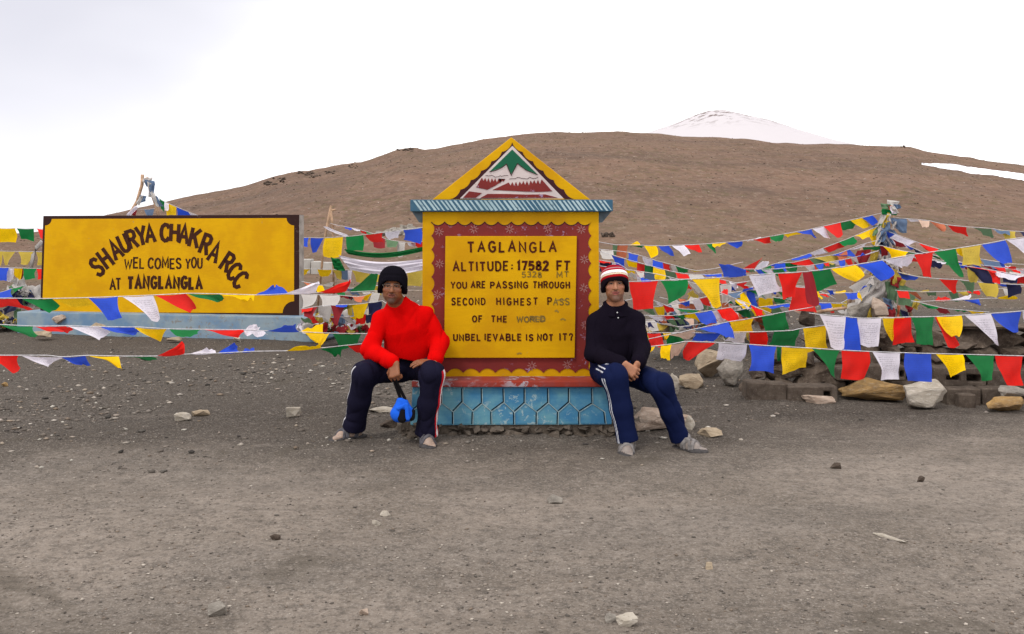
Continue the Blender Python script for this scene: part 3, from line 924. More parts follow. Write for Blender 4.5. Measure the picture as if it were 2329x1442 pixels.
# raised text panel
DPN = DM - 0.030
bm = bmesh.new()
prism(bm, ppoly([(1010, 814), (1307, 814), (1312, 537), (1013, 537)], DPN), 0.03)
fixn(bm); bevel(bm, 0.004)
panel = from_bm('text_panel', bm, M['yellow_panel'], mon)
pm = flatmap(DPN)
def paint_word(text, x0, x1, y0, y1, w, mapper, seed, mat, parent, gap=0.40, name='lettering'):
    b = bmesh.new()
    word(b, text, x0, x1, y0, y1, w, mapper, seed, gap)
    from_bm(name, b, M[mat], parent)
for tx, x0, x1, y0, y1, w, gap in (
    ('TAGLANGLA', 1063, 1266, 549, 574, 4.4, .50), ('ALTITUDE', 1030, 1156, 594, 616, 4.0, .42), (':', 1162, 1167, 596, 616, 3.6, .3), ('17582', 1176, 1248, 593, 615, 5.0, .36), ('FT', 1266, 1297, 592, 615, 4.2, .30),
    ('YOU', 1025, 1062, 640, 656, 3.1, .36), ('ARE', 1071, 1104, 640, 656, 3.1, .40), ('PASSING', 1115, 1201, 640, 656, 3.1, .42), ('THROUGH', 1212, 1296, 640, 656, 3.1, .42),
    ('SECOND', 1027, 1104, 677, 694, 3.1, .46), ('HIGHEST', 1129, 1223, 677, 694, 3.1, .56), ('P', 1245, 1255, 677, 694, 3.1, .4),
    ('OF', 1074, 1097, 717, 733, 3.2, .44), ('THE', 1117, 1153, 717, 733, 3.2, .46),
    ('UNBEL', 1031, 1093, 759, 775, 3.3, .44), ('IEVABLE', 1102, 1186, 759, 775, 3.3, .44), ('IS', 1196, 1213, 759, 775, 3.3, .44), ('NOT', 1222, 1258, 759, 775, 3.3, .44), ('IT?', 1272, 1303, 758, 775, 3.3, .44)):
    paint_word(tx, x0, x1, y0, y1, w, pm, len(tx) + x0, 'letter', mon, gap)
for tx, x0, x1, y0, y1, w, gap in (('5328', 1187, 1232, 618, 631, 2.3, .34), ('MT', 1266, 1294, 617, 631, 2.3, .4), ('ASS', 1258, 1295, 678, 694, 2.4, .34), ('WORLD', 1175, 1240, 719, 733, 2.7, .26)):
    paint_word(tx, x0, x1, y0, y1, w, pm, len(tx) + x0, 'faded_letter', mon, gap, 'faded_lettering')
bm = bmesh.new()
for a, b, c, e in ((1205, 722, 1238, 724), (1210, 728, 1240, 730), (1262, 684, 1284, 683), (1262, 708, 1270, 710), (1275, 727, 1286, 728), (1176, 805, 1186, 804)):
    stroke(bm, [(a, b), ((a + c) / 2, b - 2), (c, e)], 3.5, pm, 0.0005)
from_bm('paint_smudge', bm, M['smudge'], mon)

# cornice: striped fascia over a chamfered soffit
bm = bmesh.new()
DF = DM - 0.055
a0, a1 = P(933, 481, DF), P(1394, 480, DF)
zt_, zm_, zl_ = P(0, 454, DF).z, a0.z, P(0, 506, DM).z
box(bm, a0.x, a1.x, DF, 8.02, zm_, zt_)
fixn(bm); bevel(bm, 0.006)
cornice_bm = bm
bm = bmesh.new()
yf = DM + 0.012
lo = [(gx(953, DM), yf, zl_), (gx(1370, DM), yf, zl_), (gx(1370, DM), 7.90, zl_), (gx(953, DM), 7.90, zl_)]
hi = [(a0.x + .006, yf, zm_ - .001), (a1.x - .006, yf, zm_ - .001), (a1.x - .006, 8.01, zm_ - .001), (a0.x + .006, 8.01, zm_ - .001)]
lv, hv = [bm.verts.new(v) for v in lo], [bm.verts.new(v) for v in hi]
bm.faces.new(lv); bm.faces.new(list(reversed(hv)))
for i in range(4):
    j = (i + 1) % 4
    bm.faces.new((lv[i], lv[j], hv[j], hv[i]))
fixn(bm)
from_bm('soffit', bm, M['soffit'], mon)
bm = cornice_bm
plain_faces = set(bm.faces)
rr = random.Random(2)
x = 930.0
while x < 1392:
    w = rr.uniform(3.6, 6.4)
    pts = [(max(936, x), 456), (min(max(936, x + w), 1392), 456), (min(x + w + 17, 1392), 477 + rr.uniform(0, 3)), (min(x + 17, 1392), 478 + rr.uniform(-1, 2))]
    if pts[1][0] - pts[0][0] > 1 and pts[2][0] - pts[3][0] > 1:
        prism(bm, [P(u, v, DF - 0.003) for u, v in reversed(pts)], 0.006)
    x += rr.uniform(9.0, 12.0)
for k in range(5):                                     # the stripes go on round the right return
    y_ = 7.28 + k * 0.15
    prism(bm, [Vector((a1.x + .003, y_, zm_ + .004)), Vector((a1.x + .003, y_ + .035, zm_ + .004)), Vector((a1.x + .003, y_ + .095, zt_ - .006)), Vector((a1.x + .003, y_ + .06, zt_ - .006))], 0.005, (-1, 0, 0))
fixn(bm)
for f in bm.faces:
    f.material_index = 0 if f in plain_faces else 1
from_bm('cornice', bm, [M['fascia_blue'], M['fascia_white']], mon)

# pediment with the painted mountain
DT = 7.34
bm = bmesh.new()
prism(bm, ppoly([(982, 455), (1344, 455), (1163, 312)], DT), 0.30)
fixn(bm); bevel(bm, 0.006)
from_bm('pediment', bm, M['yellow'], mon)
def sheet(name, polys, mat, lift, thick=0.004):
    b = bmesh.new()
    for pl in polys:
        area = sum(pl[i][0] * pl[(i + 1) % len(pl)][1] - pl[(i + 1) % len(pl)][0] * pl[i][1] for i in range(len(pl)))
        prism(b, ppoly(pl, DT - lift), thick)
    fixn(b)
    from_bm(name, b, M[mat], mon)
def scal_tri():
    L = scallops(1024, 452.5, 1165, 324, 6, 5, (0.55, 0.75))
    R = scallops(1165, 324, 1306, 452.5, 6, 5, (-0.55, 0.75))
    return L + R + [(1306, 452.5)]
sheet('dark_field', [scal_tri()], 'dark_maroon', 0.004)
sheet('mountain_ground', [[(1046, 451.5), (1282, 451.5), (1165.4, 331.5)]], 'white_paint', 0.008)
sheet('green_sky', [[(1165, 340), (1223, 397), (1209, 391), (1198, 387), (1187, 379), (1177, 371), (1170, 384), (1162, 397), (1157, 386), (1152, 372), (1142, 380), (1128, 386), (1114, 390)]], 'green_paint', 0.012)
def drips(x0, y0, x1, y1, n, dy):
    o_ = []
    for i in range(n):
        t_ = i / n
        o_ += [(x0 + (x1 - x0) * t_, y0 + (y1 - y0) * t_), (x0 + (x1 - x0) * (t_ + .5 / n), y0 + (y1 - y0) * (t_ + .5 / n) + dy * (0.8 + 0.4 * ((i * 7) % 3) / 2))]
    return o_ + [(x1, y1)]
sheet('red_slope', [
    drips(1096, 404, 1149, 407, 7, 9) + [(1129, 421), (1109, 431.5), (1096, 429), (1083, 426)],
    drips(1157, 415, 1232, 408, 9, 9) + [(1256, 435), (1228, 436.5), (1198, 436), (1160, 434), (1120, 432)],
    [(1067, 435), (1096, 439), (1082, 450), (1053, 450)],
    [(1109, 441), (1150, 441), (1198, 442.5), (1240, 442), (1268, 449.5), (1180, 450), (1092, 450.5)]], 'maroon', 0.012)
bm = bmesh.new()
ft = flatmap(DT - 0.012)
rr = random.Random(4)
for x0_, x1_, y_ in ((1104, 1156, 401), (1158, 1224, 405)):
    pts = [(x0_ + (x1_ - x0_) * i / 14, y_ + rr.uniform(-2.4, 2.4)) for i in range(15)]
    stroke(bm, pts, 1.2, ft, 0.001)
stroke(bm, [(1113, 391), (1128, 388), (1142, 381), (1152, 373), (1158, 388), (1163, 399), (1170, 385), (1177, 372), (1187, 380), (1198, 388), (1223, 398)], 1.6, ft, 0.003)
from_bm('ridge_line', bm, M['dark_maroon'], mon)
bm = bmesh.new()
stroke(bm, [(1095, 454), (1283, 452.6)], 2.2, ft, 0.001)
from_bm('base_line', bm, M['yellow'], mon)

# ------------------------------------------------------------------ the sign board behind, left
BA, BB = P(91, 600, 14.3), P(680, 600, 13.4)
bdir = Vector((BB.x - BA.x, BB.y - BA.y, 0))
blen = bdir.length
bdir.normalize()
bnrm = Vector((bdir.y, -bdir.x, 0))                    # towards the camera
def bmap(x, y, o=0.0, base=0.0):
    """photo pixel -> point on the board's front plane"""
    ray = P(x, y, 1.0) - Vector((0, 0, H))
    p0 = BA + bnrm * base
    den = ray.dot(bnrm)
    t_ = (p0 - Vector((0, 0, H))).dot(bnrm) / den
    return Vector((0, 0, H)) + ray * t_ + bnrm * o
board = empty('sign_board', (BA.x * .5 + BB.x * .5, BA.y * .5 + BB.y * .5, 0), 'long yellow welcome sign board with a dark brown border on a pale blue plinth', 'sign')
M['board_dark'] = paint_mat('board_brown_paint', (0.036, 0.014, 0.012), (0.025, 0.013, 0.012), (0.15, 0.11, 0.09), 0.25)
M['board_yellow'] = paint_mat('board_yellow_paint', (0.62, 0.330, 0.002), (0.53, 0.258, 0.003), (0.30, 0.22, 0.12), 0.02, stain_k=0.8)
M['board_letter'] = paint_mat('board_letter_paint', (0.040, 0.012, 0.007), (0.06, 0.02, 0.01), (0.25, 0.13, 0.01), 0.1)
M['concrete'] = plain_mat('bare_concrete', (0.32, 0.28, 0.25), 0.9, 0.25, 10)
M['pale_blue'] = paint_mat('pale_blue_paint', (0.24, 0.30, 0.34), (0.11, 0.20, 0.33), (0.20, 0.19, 0.18), 0.7, stain_k=0.9)
bm = bmesh.new()
prism(bm, [bmap(91, 706), bmap(680, 720.5), bmap(680, 488), bmap(98, 491)], 0.14, -bnrm)
fixn(bm); bevel(bm, 0.008)
from_bm('slab', bm, M['board_dark'], board)
bm = bmesh.new()                                        # bare right edge
e0, e1 = bmap(680.4, 721), bmap(680.4, 489)
prism(bm, [e0 - bnrm * .004, e0 - bnrm * .136, e1 - bnrm * .136, e1 - bnrm * .004], 0.004, bdir)
fixn(bm)
from_bm('bare_edge', bm, M['concrete'], board)
def arcpts(cx_, cy_, rx, ry, a0_, a1_, n=6):
    return [(cx_ + rx * math.cos(math.radians(a0_ + (a1_ - a0_) * i / n)), cy_ + ry * math.sin(math.radians(a0_ + (a1_ - a0_) * i / n))) for i in range(n + 1)]
pan = arcpts(669, 496, 17, 17, 180, 90)[0:7] + arcpts(669, 712, 26, 27, 270, 180)[0:7] + arcpts(97, 706, 20, 20, 10, -90)[0:7] + arcpts(103, 498, 15, 15, 90, 0)[0:7]
bm = bmesh.new()
prism(bm, [bmap(x, y, 0.004) for x, y in pan], 0.006, -bnrm)
fixn(bm)
from_bm('yellow_field', bm, M['board_yellow'], board)
fm = lambda x, y, o: bmap(x, y, 0.004 + o)
for wd, lets in (('SHAURYA', ((221, 607, -34, 48), (240, 588, -36, 52), (263, 568, -30, 50), (282, 553, -24, 48), (301, 544, -18, 48), (322, 536, -12, 50), (342, 532, -6, 45))),
                 ('CHAKRA', ((376, 529, 1, 46), (398, 529, 3, 46), (419, 533, 7, 48), (444, 541, 14, 50), (469, 556, 20, 52), (489, 574, 22, 52))),
                 ('RCC', ((518, 597, 33, 50), (533, 617, 37, 48), (547, 636, 41, 48)))):
    bm = bmesh.new()
    for c, (cx_, cy_, r_, gh) in zip(wd, lets):
        glyph(bm, c, cx_, cy_, (17 if c not in 'YAK' else 19), gh - 9, r_, 8.4, fm)
    from_bm('lettering', bm, M['board_letter'], board)
paint_word('TANGLANGLA', 290, 461, 628, 658, 6.6, fm, 21, 'board_letter', board, .44)
for wd, a, b in (('WEL', 283, 329), ('COMES', 337, 413), ('YOU', 422, 461)):
    paint_word(wd, a, b, 586 if wd != 'WEL' else 587, 611, 3.8, fm, 22, 'board_letter', board, .30)
paint_word('AT', 250, 276, 634, 660, 4.2, fm, 23, 'board_letter', board, .16)
bm = bmesh.new()
def bplin(x, y, o=0.0): return bmap(x, y, o, 0.22)
prism(bm, [bplin(38, 768), bplin(722, 779), bplin(733, 772), bplin(735, 730), bplin(727, 722), bplin(38, 709)], 0.55, -bnrm)
fixn(bm); bevel(bm, 0.015)
from_bm('plinth', bm, M['pale_blue'], board)
# ------------------------------------------------------------------ dry stone enclosure at the right
def block(x0, x1, y0, y1, dist, label, holes=(), seed=1, depth=0.20, tilt=0.0, parent=None, mat='block'):
    """a rough concrete block; holes = photo boxes of the open cells, built as real recesses"""
    d = dist
    p0, p1 = P(x0, y1, d), P(x1, y0, d)
    c = Vector(((p0.x + p1.x) / 2, d, p0.z))
    xs_ = sorted({p0.x, p1.x, *[gx(h[0], d) for h in holes], *[gx(h[1], d) for h in holes]})
    zs_ = sorted({p0.z, p1.z, *[P(0, h[2], d).z for h in holes], *[P(0, h[3], d).z for h in holes]})
    bm = bmesh.new()
    grid = {}
    def V(x, y, z):
        k = (round(x, 5), round(y, 5), round(z, 5))
        if k not in grid: grid[k] = bm.verts.new(Vector((x, y, z)) - c)
        return grid[k]
    def inh(i, j):
        cx_, cz_ = (xs_[i] + xs_[i + 1]) / 2, (zs_[j] + zs_[j + 1]) / 2
        return any(gx(h[0], d) < cx_ < gx(h[1], d) and P(0, h[3], d).z < cz_ < P(0, h[2], d).z for h in holes)
    nx, nz = len(xs_) - 1, len(zs_) - 1
    yb = d + depth
    ym = d + depth * 0.85
    for i in range(nx):
        for j in range(nz):
            xa, xb, za, zb_ = xs_[i], xs_[i + 1], zs_[j], zs_[j + 1]
            yf = ym if inh(i, j) else d
            bm.faces.new((V(xa, yf, za), V(xb, yf, za), V(xb, yf, zb_), V(xa, yf, zb_)))
            if inh(i, j):
                for (q0, q1, ii, jj) in (((xa, za), (xb, za), i, j - 1), ((xb, za), (xb, zb_), i + 1, j), ((xb, zb_), (xa, zb_), i, j + 1), ((xa, zb_), (xa, za), i - 1, j)):
                    if not (0 <= ii < nx and 0 <= jj < nz and inh(ii, jj)):
                        bm.faces.new((V(q0[0], d, q0[1]), V(q1[0], d, q1[1]), V(q1[0], ym, q1[1]), V(q0[0], ym, q0[1])))
    for i in range(nx):
        bm.faces.new((V(xs_[i], d, p0.z), V(xs_[i], yb, p0.z), V(xs_[i + 1], yb, p0.z), V(xs_[i + 1], d, p0.z)))
        bm.faces.new((V(xs_[i], d, p1.z), V(xs_[i + 1], d, p1.z), V(xs_[i + 1], yb, p1.z), V(xs_[i], yb, p1.z)))
    for j in range(nz):
        bm.faces.new((V(p0.x, d, zs_[j]), V(p0.x, d, zs_[j + 1]), V(p0.x, yb, zs_[j + 1]), V(p0.x, yb, zs_[j])))
        bm.faces.new((V(p1.x, d, zs_[j]), V(p1.x, yb, zs_[j]), V(p1.x, yb, zs_[j + 1]), V(p1.x, d, zs_[j + 1])))
    bm.faces.new([V(xs_[i], yb, p0.z) for i in range(nx + 1)] + [V(xs_[i], yb, p1.z) for i in range(nx, -1, -1)])
    fixn(bm)
    bevel(bm, 0.009, 1)
    bmesh.ops.triangulate(bm, faces=[f for f in bm.faces if len(f.verts) > 4])
    bmesh.ops.subdivide_edges(bm, edges=[e for e in bm.edges if e.calc_length() > 0.06], cuts=2, use_grid_fill=True)
    for v in bm.verts:
        q = v.co * 9 + Vector((seed * 5.3, 0, 0))
        v.co += Vector((mnoise.noise(q), mnoise.noise(q + Vector((7, 3, 1))), mnoise.noise(q + Vector((1, 9, 4))))) * 0.008
    o = from_bm('concrete_block', bm, M[mat])
    o.location = c
    o.rotation_euler = (0, tilt, 0)
    return tag(o, label, 'block')

block(1698, 1791, 872, 915, 8.50, 'solid weathered block at the left end of the wall foot', (), 1, tilt=0.05)
block(1792, 1905, 879, 917, 8.47, 'brown block with one square hole, behind a flat pale slab', ((1873, 1890, 891, 908),), 2)
block(1960, 2060, 832, 866, 8.62, 'long block resting on the ochre stone, one hole at its right end', ((2047, 2058, 843, 858),), 3, depth=0.16)
block(2122, 2244, 836, 879, 8.60, 'hollow block with two open cells, second course of the wall', ((2152, 2184, 854, 866), (2200, 2232, 852, 868)), 4)
block(2246, 2350, 842, 884, 8.62, 'grey block in the second course at the right edge', (), 5)
block(2156, 2232, 884, 927, 8.44, 'dark block in the bottom course, half hidden by the pale boulder', (), 6, mat='block')
block(2183, 2220, 897, 932, 8.30, 'small square block standing before the bottom course', (), 7, depth=0.10)
block(2236, 2300, 884, 926, 8.46, 'dark block in the bottom course beside a stacked grey stone', (), 8)
block(1905, 1962, 838, 866, 8.66, 'short dark block in the second course under a red flag', (), 9)

bm = bmesh.new()
rr = random.Random(31)
k = 0
courses = [(915, 868, 8.78), (872, 828, 8.84), (832, 790, 8.90), (796, 752, 8.96), (762, 742, 9.02)]
for ci, (yb, yt, d) in enumerate(courses):
    x = 1690 + ci * 22
    while x < 2400:
        w = rr.uniform(34, 120)
        if ci >= 3 and x < 1830: x += w * .8; continue
        if ci == 4 and x < 2180: x += w * .8; continue
        p = P(x + w / 2, yb, d + rr.uniform(-0.05, 0.05))
        rock_bm(bm, Vector((p.x, p.y + 0.13, p.z)), (w / F * d * 1.06, 0.30, (yb - yt) / F * d * rr.uniform(0.95, 1.2)), 500 + k, subdiv=1, rough=0.07, box_like=0.9, roll=rr.uniform(-.06, .06))
        k += 1
        x += w * 0.93
# flat coping stones
for x0, x1, y0, y1, d in ((2185, 2400, 740, 750, 8.85), (1975, 2070, 738, 748, 9.1), (2085, 2185, 748, 758, 9.0), (2165, 2230, 782, 800, 8.72), (1990, 2030, 756, 772, 8.8)):
    p = P((x0 + x1) / 2, y1, d)
    rock_bm(bm, Vector((p.x, p.y + 0.16, p.z)), ((x1 - x0) / F * d, 0.42, (y1 - y0) / F * d), 600 + x0, subdiv=1, rough=0.06, box_like=0.8)
fixn(bm)
wall = from_bm('stone_wall', bm, M['masonry'])
tag(wall, 'dark rough stone wall of the enclosure under the right hand flags', 'wall')

# pale heap of rubble on the slope behind the flags, and a low block row far left
bm = bmesh.new()
for i in range(60):
    x = rr.uniform(862, 985)
    top_ = 527 - 20 * max(0, (x - 868) / 60 if x < 928 else (985 - x) / 57)
    q = hit(x, rr.uniform(top_ + 8, 537), 30)
    s_ = q.y / F
    rock_bm(bm, Vector((q.x, q.y, float(terr(q.x, q.y)) - 2 * s_)), (rr.uniform(10, 26) * s_, rr.uniform(10, 20) * s_, rr.uniform(7, 13) * s_), 700 + i, subdiv=0, rough=0.05)
fixn(bm)
tag(from_bm('rubble_heap', bm, M['rock_grey']), 'heap of grey rubble on the slope left of the monument', 'rubble')
M['whitewash'] = paint_mat('whitewashed_block', (0.42, 0.40, 0.37), (0.30, 0.27, 0.24), (0.20, 0.18, 0.15), 0.4)
bm = bmesh.new()
for x0, x1, y0, y1, d in ((640, 706, 590, 612, 33.0), (707, 730, 595, 612, 32.8), (731, 762, 597, 616, 32.6)):
    p, q = P(x0, y1, d), P(x1, y0, d)
    box(bm, p.x, q.x, d, d + 0.6, min(p.z, float(terr(p.x, d))) - 0.1, q.z)
fixn(bm); bevel(bm, 0.02)
tag(from_bm('block_wall', bm, M['whitewash']), 'low row of whitewashed blocks behind the sign board', 'wall')

# ------------------------------------------------------------------ cloth
def cloth_mat(name, c_in, ink=0.0, ink_col=(0.05, 0.04, 0.06), fade=0.15):
    t = NT(name)
    c = c_in
    uv = t.n.new('ShaderNodeSeparateXYZ')
    t.l.new(t.tc.outputs['UV'], uv.inputs[0])
    u, v = uv.outputs[0], uv.outputs[1]
    n = t.noise(6, 4)
    oi = t.n.new('ShaderNodeObjectInfo')
    vary = t.ramp(oi.outputs['Random'], 0, 1, 0.0, 0.34)
    c = t.mix(vary, c, tuple(0.72 * x + 0.06 for x in c))
    c0 = c_in
    col = t.mix(t.ramp(n, 0.35, 0.7, 0, 0.9), c, tuple(min(1, x * (1 - fade) + 0.10 * fade) for x in c0))
    if ink:
        # rows of small woodblock script inside a border; too fine to read, as in the photograph
        rows = t.math('MULTIPLY', v, 13.0)
        fr = t.math('FRACT', rows)
        rowi = t.math('FLOOR', rows)
        cmb = t.n.new('ShaderNodeCombineXYZ')
        t.l.new(t.math('MULTIPLY', u, 34.0), cmb.inputs[0])
        t.l.new(t.math('MULTIPLY', rowi, 7.3), cmb.inputs[1])
        t.l.new(t.math('MULTIPLY', fr, 1.6), cmb.inputs[2])
        glyphs = t.ramp(t.noise(1.0, 3, 0.6, cmb.outputs[0]), 0.47, 0.53)
        band = t.math('MULTIPLY', t.ramp(fr, 0.15, 0.28), t.ramp(fr, 0.92, 0.78))
        mar = t.math('MULTIPLY', t.math('MULTIPLY', t.ramp(u, 0.10, 0.12), t.ramp(u, 0.90, 0.88)), t.math('MULTIPLY', t.ramp(v, 0.10, 0.12), t.ramp(v, 0.88, 0.86)))
        k = t.math('MULTIPLY', t.math('MULTIPLY', glyphs, band), mar)
        k = t.math('MULTIPLY', k, t.ramp(t.noise(9, 3), 0.35, 0.6, 0.35, 1.0))
        col = t.mix(t.math('MULTIPLY', k, ink), col, ink_col)
    t.b.inputs['Specular IOR Level'].default_value = 0.04
    weave = t.bump(t.noise(420, 2), 0.25, 0.001)
    weave = t.bump(t.noise(28, 4), 0.35, 0.004, weave)
    t.done(col, 0.9, weave)
    tr = t.n.new('ShaderNodeBsdfTranslucent')
    t.l.new(col, tr.inputs['Color'])
    ms = t.n.new('ShaderNodeMixShader')
    ms.inputs[0].default_value = 0.30
    outn = [q for q in t.n if q.bl_idname == 'ShaderNodeOutputMaterial'][0]
    t.l.new(t.b.outputs[0], ms.inputs[1])
    t.l.new(tr.outputs[0], ms.inputs[2])
    t.l.new(ms.outputs[0], outn.inputs['Surface'])
    return t.m

CL = {
 'R': ('red', cloth_mat('red_cloth', (0.78, 0.016, 0.010), 0.10)),
 'G': ('green', cloth_mat('green_cloth', (0.006, 0.180, 0.042), 0.2)),
 'Y': ('yellow', cloth_mat('yellow_cloth', (0.90, 0.56, 0.002), 0.38, (0.14, 0.09, 0.01), 0.05)),
 'B': ('blue', cloth_mat('blue_cloth', (0.028, 0.085, 0.62), 0.15)),
 'W': ('white', cloth_mat('white_cloth', (0.80, 0.745, 0.83), 0.42)),
 'O': ('faded orange', cloth_mat('faded_orange_cloth', (0.60, 0.17, 0.08), 0.3)),
 'P': ('pale peach', cloth_mat('pale_peach_cloth', (0.66, 0.46, 0.36), 0.2)),
 'M': ('dark red', cloth_mat('dark_red_cloth', (0.30, 0.015, 0.022), 0.1)),
 'N': ('navy', cloth_mat('navy_cloth', (0.020, 0.022, 0.075), 0.1)),
 'F': ('faded yellow', cloth_mat('faded_yellow_cloth', (0.58, 0.42, 0.06), 0.4, (0.12, 0.09, 0.03))),
 'D': ('faded green', cloth_mat('faded_green_cloth', (0.13, 0.23, 0.12), 0.3)),
 'S': ('grey blue', cloth_mat('grey_blue_cloth', (0.12, 0.18, 0.29), 0.2)),
 'A': ('off white', cloth_mat('off_white_cloth', (0.58, 0.54, 0.51), 0.25)),
}
M['cord'] = plain_mat('cord', (0.55, 0.53, 0.55), 0.9, 0.2, 60)
M['wood'] = plain_mat('bleached_wood', (0.40, 0.26, 0.17), 0.85, 0.3, 14, 0.4)

def sheet_grid(name, corners, mat, parent, seed, n=9, amp=0.012, bow=0.05, lift_top=False):
    """a rippled cloth between four 3-D corners tl, tr, br, bl"""
    tl, tr, br, bl = corners
    rnd = random.Random(seed)
    ph = [rnd.uniform(0, 6.28) for _ in range(6)]
    nrm = (tr - tl).cross(bl - tl)
    if nrm.length < 1e-8: nrm = Vector((0, -1, 0))
    nrm.normalize()
    w = (tr - tl).length
    hgt = ((bl - tl).length + (br - tr).length) / 2
    side = (tr - tl).normalized()
    down = ((bl + br) / 2 - (tl + tr) / 2)
    down = down.normalized() if down.length > 1e-6 else Vector((0, 0, -1))
    f1, f2 = rnd.uniform(0.7, 1.6), rnd.uniform(1.8, 3.2)
    b1, b2, b3 = rnd.uniform(-1, 1) * bow * w, rnd.uniform(-1, 1) * bow * w, rnd.uniform(-.6, 1) * bow * hgt
    verts, uvs = [], []
    for j in range(n):
        v = j / (n - 1)
        for i in range(n):
            u = i / (n - 1)
            p = tl.lerp(tr, u).lerp(bl.lerp(br, u), v)
            k = v if not lift_top else 1.0
            rip = math.sin(6.28 * (u * f1 + v * 0.5) + ph[0]) * 0.6 + math.sin(6.28 * (u * f2 - v * 0.7) + ph[1]) * 0.3 + math.sin(6.28 * (v * 1.3 + u * .4) + ph[2]) * 0.35
            p = p + nrm * (rip * amp * min(1, k * 1.6))
            p = p + side * ((b1 * (1 - u) + b2 * u) * math.sin(math.pi * v))
            p = p + down * (b3 * math.sin(math.pi * u) * v)
            if j == 0 and not lift_top:
                p = p + Vector((0, 0, -0.006)) * math.sin(math.pi * u)
            verts.append(p)
            uvs.append((u, 1 - v))
    faces = [(j * n + i, j * n + i + 1, (j + 1) * n + i + 1, (j + 1) * n + i) for j in range(n - 1) for i in range(n - 1)]
    o = from_np(name, [tuple(p) for p in verts], faces, mat, parent, smooth=True)
    uvl = o.data.uv_layers.new(name='UVMap')
    li = np.zeros(len(o.data.loops), dtype=np.int32)
    o.data.loops.foreach_get('vertex_index', li)
    uvl.data.foreach_set('uv', np.array(uvs, dtype=np.float32)[li].ravel())
    return o

_fs = [0]
def cord_y(cord, x):
    return float(np.interp(x, [a for a, b in cord], [b for a, b in cord]))

def flag_string(label, cord, d0, d1, flags, length=0.20, cord_r=0.0032, group='prayer flag strings', far=False):
    """one rope with its flags; cord = photo points, d0/d1 = distance of its two ends;
    a flag is (colour, x of its two top corners, lower right corner, lower left corner)"""
    x0, x1 = cord[0][0], cord[-1][0]
    dep = lambda x: d0 + (d1 - d0) * (x - x0) / (x1 - x0)
    mid = len(cord) // 2
    root = empty('prayer_flag_string', P(cord[mid][0], cord[mid][1], dep(cord[mid][0])), label, 'flags', group)
    bm = bmesh.new()
    xs_ = np.linspace(x0, x1, max(8, int(abs(x1 - x0) / 14)))
    line = [P(x, cord_y(cord, x), dep(x)) for x in xs_]
    # the rope runs on to the back of the monument where it is tied
    if 800 <= x1 <= 1000: line.append(Vector((gx(985, 7.9), 7.94, min(line[-1].z, 1.45))))
    if 1350 <= x0 <= 1460: line.insert(0, Vector((gx(1338, 7.9), 7.94, min(line[0].z, 1.45))))
    tube(bm, line, cord_r, 5)
    from_bm('cord', bm, M['cord'], root, smooth=True)
    for fl in flags:
        c, xa, xb, br, bl = fl[:5]
        _fs[0] += 1
        rnd = random.Random(_fs[0] * 17 + 3)
        tl, tr = P(xa, cord_y(cord, xa) + 0.5, dep(xa)), P(xb, cord_y(cord, xb) + 0.5, dep(xb))
        w = (tr - tl).length
        L = max(length, 0.85 * w)
        sg = -1 if rnd.random() < 0.35 else 1
        cs = []
        for top, q, dx_ in ((tr, br, dep(xb)), (tl, bl, dep(xa))):
            p = P(q[0], q[1], dx_)
            vis = (p - top).length
            hid = math.sqrt(max(0.0, L * L - vis * vis))
            dd = min(hid * 0.5, 0.09) * sg
            cs.append(P(q[0], q[1], dx_ + dd))
        o = sheet_grid('flag', (tl, tr, cs[0], cs[1]), CL[c][1], root, _fs[0], n=6 if far else 9, amp=(0.012 if far else 0.017) * rnd.uniform(.6, 1.4), bow=0.10)
        o['label'] = CL[c][0] + ' flag'
    return root
# ------------------------------------------------------------------ strings of prayer flags
# left, in front of the sign board
flag_string('taut string of flags crossing the lower edge of the yellow sign board', [(-80, 676), (0, 678), (110, 679), (200, 677), (280, 674), (350, 671), (430, 667), (520, 669), (590, 671), (660, 668), (740, 665), (800, 664), (880, 660)], 7.3, 8.0, [
 ('R', -40, 38, (76, 703), (-20, 696)), ('G', 48, 118, (137, 697), (112, 711)), ('Y', 122, 200, (214, 696), (160, 695)), ('B', 201, 268, (277, 722), (246, 729)),
 ('W', 278, 348, (364, 724), (345, 729)), ('R', 352, 422, (447, 700), (433, 711)), ('G', 427, 505, (511, 679), (495, 690)), ('Y', 498, 580, (577, 682), (553, 682)),
 ('B', 580, 658, (630, 648), (620, 649)), ('W', 645, 718, (730, 641), (722, 643)), ('R', 720, 784, (798, 637), (792, 640)), ('G', 792, 851, (860, 624), (845, 622))])
flag_string('string of flags hanging before the blue plinth of the sign board', [(-80, 733), (0, 738), (80, 742), (160, 741), (230, 743), (320, 744), (380, 748), (460, 749), (560, 750), (620, 753), (690, 755), (756, 758), (830, 759), (860, 759)], 7.1, 7.9, [
 ('G', -2, 75, (87, 762), (66, 767)), ('R', 78, 148, (167, 751), (140, 757)), ('W', 152, 221, (251, 757), (226, 773)), ('B', 228, 306, (317, 755), (299, 765)),
 ('Y', 306, 379, (366, 776), (358, 773)), ('G', 385, 456, (450, 760), (413, 769)), ('R', 462, 556, (558, 752), (541, 767)), ('W', 552, 600, (610, 762), (562, 762)),
 ('W', 556, 586, (592, 746), (577, 735)), ('B', 605, 682, (673, 740), (641, 742)), ('Y', 684, 734, (735, 736), (700, 748)), ('Y', 690, 736, (728, 792), (714, 770)), ('Y', 731, 749, (739, 776), (726, 788)),
 ('G', 756, 822, (812, 781), (773, 796))])
